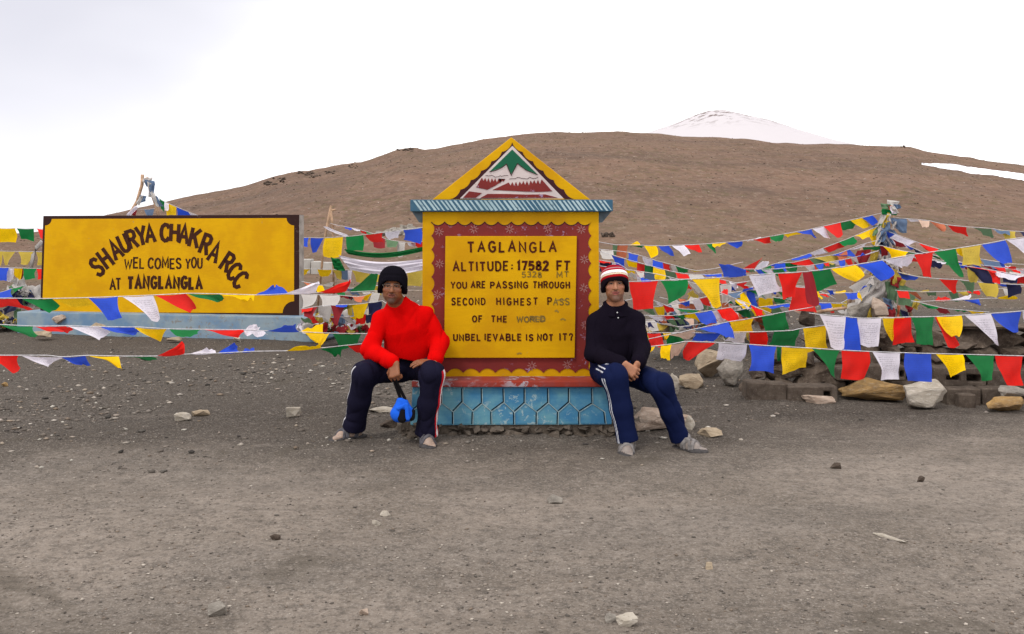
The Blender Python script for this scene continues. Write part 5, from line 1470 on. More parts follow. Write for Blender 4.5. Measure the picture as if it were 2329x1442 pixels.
for i in range(64):                                     # many more strips tied round the poles
    u = rr.random() ** 0.9 * (len(axis) - 1.001)
    k = int(u)
    x = axis[k][0] + (axis[k + 1][0] - axis[k][0]) * (u - k)
    y = axis[k][1] + (axis[k + 1][1] - axis[k][1]) * (u - k)
    sp = 8 + 44 * (u / 7) ** 1.3
    x += rr.gauss(0, 1) * sp * .55
    w, h = rr.uniform(6, 15), rr.uniform(14, 34)
    sl = rr.uniform(-.5, .5) + (x - axis[k][0]) / 90
    c = rr.choice('AASDAMSAWFADS' if u < 3 else 'AADASDMAFNAD')
    drape(pole, c, [(x - w / 2, y - h / 2), (x + w / 2, y - h / 2 + rr.uniform(-4, 4)), (x + w * .6 + sl * h, y + h / 2), (x - w * .5 + sl * h, y + h / 2 + rr.uniform(-5, 5))], dpole - rr.uniform(.12, .5), 2000 + i, amp=.03)
stone(1985, 2020, 676, 728, 'pale upright slab at the foot of the cairn pole', 'rock_pink', 61, dist=12.6, box_like=0.6, depth=0.12, roll=-0.2)
stone(1932, 1992, 690, 728, 'grey weathered plank like slab under the draped off white cloth', 'rock_grey', 62, dist=12.5, box_like=0.6, depth=0.3)
stone(2005, 2060, 722, 742, 'low brown rock beneath the cairn pole rags', 'rock_tan', 63, dist=11.4)
bm = bmesh.new()
tube(bm, [P(1852, 712, 10.3), P(1880, 706, 10.25), P(1926, 700, 10.2)], 0.022, 6, 0.016)
tag(from_bm('driftwood_stick', bm, M['wood'], smooth=True), 'bleached stick lying on the wall left of the pole', 'stick')

# thin pole pair behind the sign board's right end
tp = empty('thin_pole', (gx(742, 16.4), 16.4, 0), 'thin leaning pole with a prop, right of the sign board', 'pole')
for pts in ([(753, 468), (738, 545), (720, 728)], [(752, 478), (757, 520), (760, 728)], [(752, 478), (764, 477)]):
    bm = bmesh.new()
    tube(bm, [P(x, y, 16.4 + 0.05 * i) for i, (x, y) in enumerate(pts)], 0.022, 6, 0.018)
    from_bm('stake', bm, M['wood'], tp, smooth=True)
sc = sheet_grid('white_scarf', [P(745, 516, 16.3), P(790, 534, 16.2), P(789, 540, 16.2), P(746, 523, 16.3)], CL['W'][1], None, 77, n=10, amp=0.01, bow=0.3)
tag(sc, 'narrow white scarf streaming from the thin pole', 'scarf')
for nm, c, cs, lab, sd in (
    ('draped_cloth', 'G', [(782, 566), (985, 556), (985, 566), (792, 578)], 'long dark green cloth slung from under a yellow flag to the monument', 78),
    ('draped_cloth', 'W', [(770, 580), (985, 586), (985, 610), (796, 613)], 'long lilac white cloth slung level behind the red sweater man\'s cap', 79),
    ('draped_cloth', 'G', [(752, 584), (772, 588), (786, 616), (760, 612)], 'green cloth tail hanging at the left end of the lilac one', 80)):
    dd = {78: 14.2, 79: 14.0, 80: 14.1}[sd]
    tl, tr, br, bl = cs
    n_ = 14
    bm = bmesh.new()
    rows_ = []
    rr = random.Random(sd)
    for i in range(n_ * 2 + 1):
        u = i / (n_ * 2)
        sag = (16 if sd != 80 else 2) * math.sin(math.pi * u) * (1 - 0.35 * u)
        rr_ = []
        for j in range(13):
            v = j / 12
            x = (tl[0] + (tr[0] - tl[0]) * u) * (1 - v) + (bl[0] + (br[0] - bl[0]) * u) * v
            y = (tl[1] + (tr[1] - tl[1]) * u) * (1 - v) + (bl[1] + (br[1] - bl[1]) * u) * v + sag
            rr_.append(bm.verts.new(P(x, y, dd + 0.025 * math.sin(v * 21 + u * 5) + 0.02 * math.sin(v * 9 - u * 7))))
        rows_.append(rr_)
    for a, b in zip(rows_, rows_[1:]):
        for k in range(12):
            bm.faces.new((a[k], b[k], b[k + 1], a[k + 1]))
    tag(from_bm(nm, bm, CL[c][1], smooth=True), lab, 'cloth')
bm = bmesh.new()
tube(bm, [P(96, 550, 15.6), P(84, 562, 15.6), P(76, 580, 15.6), P(70, 612, 15.6)], 0.036, 8, 0.03)
tag(from_bm('white_scarf', bm, CL['A'][1], smooth=True), 'twisted white scarf hanging beside the left edge of the sign board', 'scarf')

# pole with knotted rags above the sign board
ap = empty('rag_pole', (gx(330, 17.2), 17.2, 0), 'crossed sticks knotted with grey rags rising above the sign board', 'prayer pole')
for pts, r_ in (([(324, 397), (323, 420), (312, 458), (288, 500), (236, 720)], .028), ([(333, 404), (346, 440), (358, 476), (396, 720)], .032)):
    bm = bmesh.new()
    tube(bm, [P(x, y, 17.2) for x, y in pts], r_, 6, r_)
    from_bm('stick', bm, M['wood'], ap, smooth=True)
for i, (c, cs) in enumerate([('A', [(324, 406), (348, 403), (342, 412), (326, 416)]), ('S', [(328, 408), (352, 412), (350, 426), (332, 424)]), ('A', [(334, 412), (346, 418), (350, 444), (338, 448)]), ('S', [(340, 420), (352, 414), (350, 446), (340, 440)]),
    ('S', [(318, 444), (334, 446), (330, 458), (316, 464)]), ('A', [(316, 448), (326, 444), (316, 470), (310, 462)]), ('M', [(300, 478), (310, 472), (308, 490), (296, 488)]), ('S', [(348, 446), (356, 446), (372, 470), (362, 470)]), ('A', [(340, 436), (352, 440), (362, 472), (354, 468)]), ('W', [(308, 468), (314, 472), (296, 492), (288, 488)])]):
    drape(ap, c, cs, 17.1 - 0.02 * i, 960 + i, amp=0.02)
flag_string('small flags falling behind the top edge of the sign board from the crossed sticks', [(352, 444), (372, 457), (400, 470), (450, 490), (520, 512)], 17.1, 16.6, [
 ('G', 362, 374, (374, 482), (366, 474)), ('W', 374, 384, (382, 480), (375, 478)), ('Y', 378, 402, (400, 490), (380, 490)), ('B', 400, 428, (440, 494), (404, 492)), ('W', 428, 446, (452, 496), (436, 494))], length=0.2, far=True)
flag_string('pale blue flags hanging between the crossed sticks', [(300, 478), (330, 476), (358, 474)], 17.25, 17.25, [('S', 328, 350, (346, 492), (334, 490)), ('M', 302, 312, (308, 492), (302, 490))], length=0.2, far=True)

# heaps of fallen rags
def rag_heap(label, boxpx, d, cols, n, seed):
    x0, x1, y0, y1 = boxpx
    rr = random.Random(seed)
    root = empty('rag_heap', P((x0 + x1) / 2, y1, d), label, 'rag heap')
    root.location.z = 0
    bm = bmesh.new()
    for i in range(9):
        x = rr.uniform(x0 + 6, x1 - 6)
        p = P(x, y1 + 4, d + rr.uniform(.1, .5))
        rock_bm(bm, Vector((p.x, p.y, max(p.z, -0.02))), (rr.uniform(.2, .4), .3, (y1 - y0) / F * d * rr.uniform(.3, .85)), seed + i, subdiv=1, rough=.1)
    fixn(bm)
    from_bm('stone_core', bm, M['rock_tan'], root)
    for i in range(n):
        x, y = rr.uniform(x0, x1), y0 + (y1 - y0) * math.sqrt(rr.random())
        w, h = rr.uniform(14, 38), rr.uniform(10, 30)
        a = rr.uniform(-.9, .9)
        cs = []
        for sx_, sy_ in ((-1, -1), (1, -1), (1, 1), (-1, 1)):
            px_, py_ = sx_ * w / 2 * rr.uniform(.5, 1.2), sy_ * h / 2 * rr.uniform(.5, 1.2)
            cs.append((x + px_ * math.cos(a) - py_ * math.sin(a), y + px_ * math.sin(a) + py_ * math.cos(a)))
        c = rr.choice(cols)
        o = sheet_grid('rag', [P(q[0], q[1], d + rr.uniform(-.12, .14) - 0.10 * (y - y0) / (y1 - y0)) for q in cs], CL[c][1], root, seed * 7 + i, n=7, amp=0.03, bow=.15, lift_top=True)
        o['label'] = CL[c][0] + ' rag'
    return root
rag_heap('heap of crumpled grey and coloured rags between the sign board and the man in red', (690, 846, 700, 752), 12.6, 'AAWASMDFAAWDMP', 40, 41)
rag_heap('pile of dark rags and cloth at the left end of the sign board plinth', (-20, 42, 690, 742), 14.4, 'NSDAFNDA', 22, 42)
rag_heap('knotted bundle of grey, navy and red rags left of the sign board', (24, 92, 634, 694), 14.9, 'ANSAADNA', 24, 43)
rag_heap('thin scatter of washed out rags on the ground behind the right hand strings', (1478, 1650, 676, 768), 11.2, 'AAASDOFNA', 40, 44)
rag_heap('faded rags caught on stones behind the yellow corner flag', (1655, 1790, 640, 735), 11.0, 'AASDOFMA', 32, 45)
# ------------------------------------------------------------------ figures: smooth blended volumes, meshed as one continuous surface
def V3(*a): return np.array(a, dtype=np.float32)

class Vol:
    def __init__(s, lo, hi, h):
        s.lo, s.h = np.array(lo, np.float32), h
        s.n = np.ceil((np.array(hi) - s.lo) / h).astype(int) + 1
        s.F = np.full(s.n, 0.12, np.float32)
    def sub(s, lo, hi):
        a = np.clip(np.floor((np.array(lo) - s.lo) / s.h).astype(int), 0, s.n - 1)
        b = np.clip(np.ceil((np.array(hi) - s.lo) / s.h).astype(int) + 1, 1, s.n)
        if np.any(b <= a): return None
        ax = [s.lo[i] + s.h * np.arange(a[i], b[i], dtype=np.float32) for i in range(3)]
        p = np.stack(np.meshgrid(*ax, indexing='ij'), -1)
        return tuple(slice(a[i], b[i]) for i in range(3)), p
    def blend(s, sl, d, k):
        f = s.F[sl]
        if k <= 0: s.F[sl] = np.minimum(f, d); return
        h = np.clip(0.5 + 0.5 * (f - d) / k, 0, 1)
        s.F[sl] = f * (1 - h) + d * h - k * h * (1 - h)
    def carve(s, sl, d, k):
        f, d = s.F[sl], -d
        h = np.clip(0.5 - 0.5 * (f - d) / k, 0, 1)
        s.F[sl] = f * (1 - h) + d * h + k * h * (1 - h)
    def cone(s, a, b, ra, rb, k=0.02, flat=None, carve=False):
        """round cone from a to b; flat = (axis unit vector, factor) squashes it along that axis"""
        a, b = np.array(a, np.float32), np.array(b, np.float32)
        m = max(ra, rb) + 0.06
        r = s.sub(np.minimum(a, b) - m, np.maximum(a, b) + m)
        if r is None: return
        sl, p = r
        q = p - a
        ba = b - a
        if flat is not None:
            ax, f = np.array(flat[0], np.float32), flat[1]
            q = q + ((q @ ax) * (1 / f - 1))[..., None] * ax
            ba = ba + (ba @ ax) * (1 / f - 1) * ax
        t = np.clip((q @ ba) / max(float(ba @ ba), 1e-9), 0, 1)
        d = np.linalg.norm(q - t[..., None] * ba, axis=-1) - (ra + (rb - ra) * t)
        (s.carve if carve else s.blend)(sl, d.astype(np.float32), k)
    def chain(s, pts, rad, k=0.02, flat=None):
        for (a, b), (ra, rb) in zip(zip(pts, pts[1:]), zip(rad, rad[1:])):
            s.cone(a, b, ra, rb, k, flat)
    def ell(s, c, r, R, k=0.02, carve=False):
        """ellipsoid, R = 3x3 rows are its local axes"""
        m = max(r) + 0.06
        q = s.sub(np.array(c) - m, np.array(c) + m)
        if q is None: return
        sl, p = q
        l = (p - np.array(c, np.float32)) @ R.T
        rr = np.array(r, np.float32)
        k0 = np.linalg.norm(l / rr, axis=-1)
        k1 = np.linalg.norm(l / (rr * rr), axis=-1) + 1e-6
        (s.carve if carve else s.blend)(sl, (k0 * (k0 - 1) / k1).astype(np.float32), k)
    def grid(s):
        ax = [s.lo[i] + s.h * np.arange(s.n[i], dtype=np.float32) for i in range(3)]
        return np.stack(np.meshgrid(*ax, indexing='ij'), -1)
    def mesh(s):
        """surface nets"""
        f = s.F
        f = np.where(np.abs(f) < 1e-6, 1e-6, f)
        ins = f < 0
        nx, ny, nz = f.shape
        cnt = np.zeros((nx - 1, ny - 1, nz - 1), np.int8)
        for i in (0, 1):
            for j in (0, 1):
                for k in (0, 1):
                    cnt += ins[i:nx - 1 + i, j:ny - 1 + j, k:nz - 1 + k]
        act = (cnt > 0) & (cnt < 8)
        I = np.argwhere(act)
        cid = np.full(act.shape, -1, np.int32)
        cid[act] = np.arange(len(I))
        acc, num = np.zeros((len(I), 3)), np.zeros((len(I), 1))
        for ax in range(3):
            o1, o2 = [q for q in range(3) if q != ax]
            for u in (0, 1):
                for v in (0, 1):
                    a = I.copy(); a[:, o1] += u; a[:, o2] += v
                    b = a.copy(); b[:, ax] += 1
                    fa, fb = f[tuple(a.T)], f[tuple(b.T)]
                    cr_ = (fa < 0) != (fb < 0)
                    t_ = fa / np.where(cr_, fa - fb, 1)
                    pt = a.astype(float)
                    pt[:, ax] += t_
                    acc[cr_] += pt[cr_]
                    num[cr_] += 1
        verts = s.lo + s.h * (acc / np.maximum(num, 1))
        faces = []
        for ax in range(3):
            o1, o2 = (ax + 1) % 3, (ax + 2) % 3
            n_ = [nx, ny, nz]
            sl0 = [slice(0, q) for q in n_]; sl1 = [slice(0, q) for q in n_]
            sl0[ax] = slice(0, n_[ax] - 1); sl1[ax] = slice(1, n_[ax])
            a, b = ins[tuple(sl0)], ins[tuple(sl1)]
            E = np.argwhere(a != b)
            E = E[(E[:, o1] > 0) & (E[:, o2] > 0) & (E[:, o1] < n_[o1] - 1) & (E[:, o2] < n_[o2] - 1)]
            fl = a[tuple(E.T)]
            def cell(d1, d2):
                q = E.copy(); q[:, o1] += d1; q[:, o2] += d2
                return cid[tuple(q.T)]
            qd = np.stack([cell(-1, -1), cell(0, -1), cell(0, 0), cell(-1, 0)], -1)
            qd[~fl] = qd[~fl][:, ::-1]
            faces.append(qd)
        faces = np.concatenate(faces)
        return verts, faces[(faces >= 0).all(1)]

def cloth_folds(p, amp, seed, scale=1.0, upright=.8):
    """narrow creases that come and go over a soft unevenness; upright < 1 makes them run up and down"""
    r = np.random.RandomState(seed)
    out = np.zeros(p.shape[:-1], np.float32)
    w = p + 0.030 * np.sin(p[..., [1, 2, 0]] * 11 + seed) + 0.008 * np.sin(p[..., [2, 0, 1]] * 31 + 2 * seed)
    for i in range(6):
        k = r.normal(size=3) * np.array([1, .8, upright]); k /= np.linalg.norm(k)
        lam = r.uniform(0.10, 0.22) * scale
        g = r.normal(size=3) * 7
        mask = np.clip(np.sin(p @ g.astype(np.float32) + r.uniform(0, 6)) * 1.4 - .5, 0, 1)
        out += ((1 - np.abs(np.sin((w @ k.astype(np.float32)) * (np.pi / lam) + r.uniform(0, 6)))) ** 2.2) * mask
    return amp * (out - .2)

def unit(v):
    v = np.array(v, np.float32)
    return v / np.linalg.norm(v)

def W(x, y, d): return np.array(P(x, y, d), np.float32)

def head_frame(fw, up):
    f = unit(fw); u = np.array(up, np.float32)
    u = unit(u - f * (u @ f))
    r = np.cross(f, u)
    return np.stack([r, f, u])                           # rows: right (of the figure's own left-right axis), forward, up

HS = np.array([.94, .96, .86], np.float32)               # proportions of the heads against the unit head below

def add_head(v, c, R, jaw=1.0):
    L = lambda x, y, z: np.array(c, np.float32) + (np.array([x, y, z], np.float32) * HS) @ R
    r3 = lambda *r: tuple(float(q) for q in np.array(r) * HS)
    v.ell(L(0, -.012, .038), r3(.076, .096, .090), R, .02)
    v.ell(L(0, .024, -.028), r3(.066, .070, .078), R, .03)
    v.ell(L(0, .032, -.062), r3(.046 * jaw, .053, .050), R, .03)
    v.cone(L(-.043 * jaw, .005, -.066), L(0, .070, -.108), .018, .018, .022)
    v.cone(L(.043 * jaw, .005, -.066), L(0, .070, -.108), .018, .018, .022)
    v.ell(L(0, .082, -.106), (.016, .012, .012), R, .012)                                   # chin
    for s_ in (-1, 1):
        v.cone(L(s_ * .014, .084, .034), L(s_ * .048, .068, .036), .0100, .0095, .012)     # brow
        v.ell(L(s_ * .044, .062, -.016), (.021, .020, .016), R, .016)                       # cheek
        v.ell(L(s_ * .031, .098, .015), (.018, .020, .011), R, .008, carve=True)            # eye socket
        v.ell(L(s_ * .031, .074, .015), (.0130, .0125, .0095), R, .003)                     # eyeball
        v.cone(L(s_ * .018, .088, .0225), L(s_ * .046, .076, .0215), .0036, .0032, .004)    # upper lid
        v.ell(L(s_ * .078, -.012, -.002), (.010, .022, .030), R, .01)                       # ear
        v.ell(L(s_ * .0125, .096, -.026), (.0085, .010, .0065), R, .005)                    # nostril wing
        v.ell(L(s_ * .007, .106, -.0345), (.0042, .006, .0032), R, .003, carve=True)        # nostril
        v.cone(L(s_ * .020, .092, -.036), L(s_ * .033, .080, -.060), .003, .002, .010, carve=True)
    v.cone(L(0, .088, .030), L(0, .112, -.022), .0085, .0120, .008)
    v.cone(L(-.020, .083, -.0555), L(.020, .083, -.0555), .0060, .0060, .004)
    v.cone(L(-.017, .083, -.0675), L(.017, .083, -.0675), .0075, .0075, .004)
    v.cone(L(-.026, .094, -.0610), L(.026, .094, -.0610), .0034, .0034, .003, carve=True)
    return L

def add_hand(v, wrist, fwd, back, curl, spread=0.16, thumb_side=1, size=1.0, curls=None, k=.006):
    """palm, four jointed fingers of unequal length and a thumb from the side of the palm.
    fwd = wrist to knuckles, back = outward normal of the back of the hand, curl = bend per joint (radians)"""
    f = unit(fwd); b = np.array(back, np.float32); b = unit(b - f * (b @ f)); sd = np.cross(f, b) * thumb_side
    w = np.array(wrist, np.float32)
    pl = .088 * size
    for o in (-.026, -.009, .009, .026):
        v.cone(w + sd * o * .7 * size, w + f * pl * (.98 - abs(o - .009) * 2.2) + sd * o * size, .0135 * size, .0115 * size, .012)
    for i, (o, L) in enumerate(((.029, .070), (.0098, .078), (-.0098, .073), (-.028, .058))):
        cv = curl if curls is None else curls[i]
        base = w + f * pl * (.98 - abs(o - .009) * 2.2) + sd * o * size
        a = 0.25 * cv
        d = unit(f + sd * (spread * o / .03))
        p0 = base
        for j, fr in enumerate((.46, .31, .23)):
            a += cv * (1.0 if j else .8)
            dv = d * math.cos(a) - b * math.sin(a)
            p1 = p0 + dv * L * fr * size
            v.cone(p0, p1, (.0092 - .0007 * j) * size, (.0086 - .0009 * j) * size, .004)
            p0 = p1
    t0 = w + f * .022 * size + sd * .024 * size - b * .006
    t1 = t0 + unit(sd * .75 + f * .65 - b * .35) * .040 * size
    t2 = t1 + unit(sd * (.45 - .5 * min(curl, 1)) + f * .9 - b * (.25 + .4 * curl)) * .030 * size
    t3 = t2 + unit(sd * (.2 - .6 * min(curl, 1)) + f * .9 - b * (.35 + .5 * curl)) * .024 * size
    v.cone(t0, t1, .0145 * size, .0112 * size, .010)
    v.cone(t1, t2, .0108 * size, .0098 * size, .004)
    v.cone(t2, t3, .0098 * size, .0080 * size, .004)

def add_foot(v, ankle, heel, toe):
    h, t_ = np.array(heel, np.float32), np.array(toe, np.float32)
    f = unit(t_ - h); sd = np.cross(f, V3(0, 0, 1))
    L = np.linalg.norm(t_ - h)
    up = V3(0, 0, 1)
    v.cone(ankle, h + f * .05 + up * .05, .042, .040, .02)
    v.cone(h + f * .03 + up * .030, h + f * .62 * L + up * .026, .031, .037, .02)
    v.cone(h + f * .06 + up * .062, h + f * .60 * L + up * .032, .034, .024, .03)
    v.cone(h + f * .60 * L + sd * .012 + up * .024, h + f * .72 * L + up * .022, .036, .032, .02)
    for i, o in enumerate((-.030, -.012, .003, .017, .029)):
        l = (.98, .97, .93, .88, .82)[i] * L
        v.cone(h + f * .68 * L + sd * o + up * .022, h + f * l + sd * o * 1.02 + up * .018, .0125, .0115 if i else .0135, .004)

def bake(name, v, mat, parent, colfn=None, base=None):
    verts, faces = v.mesh()
    cols = None
    if base is not None:
        cols = np.tile(np.array(base, np.float32), (len(verts), 1))
        if colfn: cols = colfn(verts.astype(np.float32), cols)
    o = from_np(name, verts - np.array(parent.location), faces, mat, None, smooth=True, cols=cols)
    o.parent = parent
    return o

def blendcol(c, m, col):
    m = np.clip(m, 0, 1)[:, None]
    return c * (1 - m) + np.array(col, np.float32) * m

def smooth(x, a, b):
    t = np.clip((x - a) / (b - a), 0, 1)
    return t * t * (3 - 2 * t)

def fabric_mat(name, rough=0.95, bump=0.3, scale=260, sheen=0.0, tint=None):
    t = NT(name)
    c = t.attr('tint') if tint is None else tint
    col = t.mix(t.ramp(t.noise(14, 5), 0.35, 0.7, 0, 0.10), c, (0.0, 0.0, 0.0))
    t.b.inputs['Specular IOR Level'].default_value = 0.03
    if sheen:
        t.b.inputs['Sheen Weight'].default_value = sheen
        t.b.inputs['Sheen Roughness'].default_value = 0.6
    nb = t.bump(t.noise(scale, 3), bump, 0.003)
    return t.done(col, rough, nb)

t = NT('skin')
sk = t.attr('tint')
t.b.inputs['Subsurface Weight'].default_value = 0.08
t.b.inputs['Subsurface Radius'].default_value = (0.01, 0.004, 0.002)
t.b.inputs['Specular IOR Level'].default_value = 0.35
M['skin'] = t.done(t.mix(t.ramp(t.noise(40, 4), 0.3, 0.7, 0, 0.22), sk, (0.10, 0.035, 0.02)), 0.55, t.bump(t.noise(300, 3), 0.12, 0.001))
M['fleece'] = fabric_mat('red_fleece', 1.0, 0.5, 190, 0, (0.56, 0.002, 0.002))
M['black_fleece'] = fabric_mat('black_fleece', 1.0, 0.4, 190, 0, (0.007, 0.005, 0.010))
M['trouser'] = fabric_mat('track_trousers', 0.75, 0.2, 420)
M['knit'] = fabric_mat('knit_cap', 1.0, 0.6, 150)
M['sandal'] = plain_mat('sandal_grey', (0.085, 0.080, 0.090), 0.8, 0.3, 40)
M['sandal_light'] = plain_mat('sandal_light_grey', (0.17, 0.155, 0.15), 0.8, 0.3, 40)
M['sole'] = plain_mat('sandal_sole', (0.055, 0.050, 0.050), 0.85, 0.3, 40)
M['wire'] = plain_mat('spectacle_wire', (0.20, 0.17, 0.15), 0.35, 0.1)
M['button'] = plain_mat('zip_metal', (0.5, 0.5, 0.5), 0.35, 0.1)

def face_paint(c0, R, brow, lip, stubble, stub_k, goatee=0.0, smile=0.0):
    """eyebrows, eyes, lips and beard growth, laid out in the head's own frame"""
    def fn(v, c):
        l = ((v - np.array(c0, np.float32)) @ R.T) / HS
        x, y, z = l[:, 0], l[:, 1], l[:, 2]
        ax = np.abs(x)
        face = (y > .045) & (z > -.2) & (z < .14)
        head = (z > -.2) & (z < .14)
        jawl = smooth(-z - .30 * (ax - .03).clip(0), .050, .078) * smooth(y, -.03, .0) * head * (1 - smooth(-z, .128, .142))
        c = blendcol(c, jawl * stub_k, stubble)
        mous = smooth(-np.hypot(x / .031, (z + .0445 + .16 * ax) / .0065), -1.25, -.75) * face
        c = blendcol(c, mous * goatee, stubble)
        chin = smooth(-np.hypot(x / .030, (z + .096) / .022), -1.2, -.6) * face
        c = blendcol(c, chin * goatee, stubble)
        zz = z + .0612 - 14 * x * x * smile
        lp = smooth(-np.hypot(x / .028, zz / .0125), -1.1, -.85) * face
        c = blendcol(c, lp * .9, lip)
        mouth = smooth(-np.hypot(x / .031, zz / .0036), -1.15, -.8) * face
        c = blendcol(c, mouth, dim(lip, .10))
        b_ = smooth(-np.hypot((ax - .031) / .023, (z - .0345 - .10 * (ax - .012).clip(0) + 5.5 * ((ax - .034).clip(0)) ** 1.6) / .0068), -1.2, -.8) * face
        c = blendcol(c, b_, brow)
        eye = smooth(-np.hypot((ax - .031) / .0150, (z - .0140) / .0052), -1.1, -.85) * face
        c = blendcol(c, eye * .85, (0.20, 0.165, 0.15))
        iris = smooth(-np.hypot(ax - .031, (z - .0145) * 1.1), -.0072, -.0056) * face
        c = blendcol(c, iris, (0.008, 0.005, 0.004))
        lid = smooth(-np.hypot((ax - .032) / .019, (z - .0200) / .0034), -1.2, -.8) * face
        c = blendcol(c, lid * .9, brow)
        nostril_shade = smooth(-np.hypot((ax - .007) / .0060, (z + .0335) / .0040), -1.2, -.8) * (y > .08) * head  # dark spots that paint the shade inside the nostrils
        c = blendcol(c, nostril_shade * .8, dim(lip, .15))
        flush = smooth(-np.hypot((ax - .042) / .022, (z + .014) / .020), -1.3, -.5) * face
        c = blendcol(c, flush * .25, lip)
        side = smooth(-y, -.045, -.010) * smooth(z, -.075, -.02) * (ax > .050) * (z < .13) * head
        c = blendcol(c, side * .75, stubble)
        return c
    return fn

def limb_angle(v, a, b, ref):
    """signed angle of v round the axis a->b measured from ref, and position along the axis"""
    a, b = np.array(a, np.float32), np.array(b, np.float32)
    ax = unit(b - a)
    r = np.array(ref, np.float32); r = unit(r - ax * (r @ ax)); s_ = np.cross(ax, r)
    q = v - a
    t_ = q @ ax / np.linalg.norm(b - a)
    e = q - (q @ ax)[:, None] * ax
    return np.arctan2(e @ s_, e @ r), t_, np.linalg.norm(e, axis=1)

def sandal(name, parent, heel, toe, mat, footvol, wide=1.0):
    """foot-shaped sole with crossed straps that wrap the foot"""
    h, t_ = np.array(heel, np.float32), np.array(toe, np.float32)
    f = unit(t_ - h); sd = np.cross(f, V3(0, 0, 1)); L = np.linalg.norm(t_ - h)
    lo, hi = np.minimum(h, t_) - .10, np.maximum(h, t_) + .10
    lo[2], hi[2] = -.02, .15
    v = Vol(lo, hi, .004)
    up = V3(0, 0, 1)
    z = V3(0, 0, .010)
    fl = (V3(0, 0, 1), .36)
    v.cone(h + f * .005 + z, h + f * .45 * L + z, .040 * wide, .040 * wide, .01, fl)
    v.cone(h + f * .45 * L + z, h + f * .76 * L + sd * .004 + z, .040 * wide, .052 * wide, .02, fl)
    v.cone(h + f * .76 * L + sd * .002 + z, h + f * .97 * L - sd * .008 + z, .052 * wide, .034 * wide, .02, fl)
    sole = v
    v = Vol(lo, hi, .004)
    g = v.grid()
    # shell round the foot, cut to straps
    fv = footvol
    gi = np.clip(((g - fv.lo) / fv.h).round().astype(int), 0, fv.n - 1)
    d = fv.F[gi[..., 0], gi[..., 1], gi[..., 2]]
    q = g - h
    al, sdv = q @ f / L, q @ sd
    def band(c, w, slope): return np.abs(al - c - slope * sdv / .05) * L - w
    straps = np.minimum(np.minimum(band(.66, .012, .10), band(.56, .010, -.16)), np.minimum(band(.30, .010, .02), band(.45, .010, .2)))
    shell = np.maximum(np.maximum(d - .010, straps), -(g[..., 2] - .008))
    v.F = np.minimum(v.F, shell.astype(np.float32))
    st = bake(name, v, mat, parent)
    so = bake('sole', sole, M['sole'], parent)
    so.parent = st
    return st

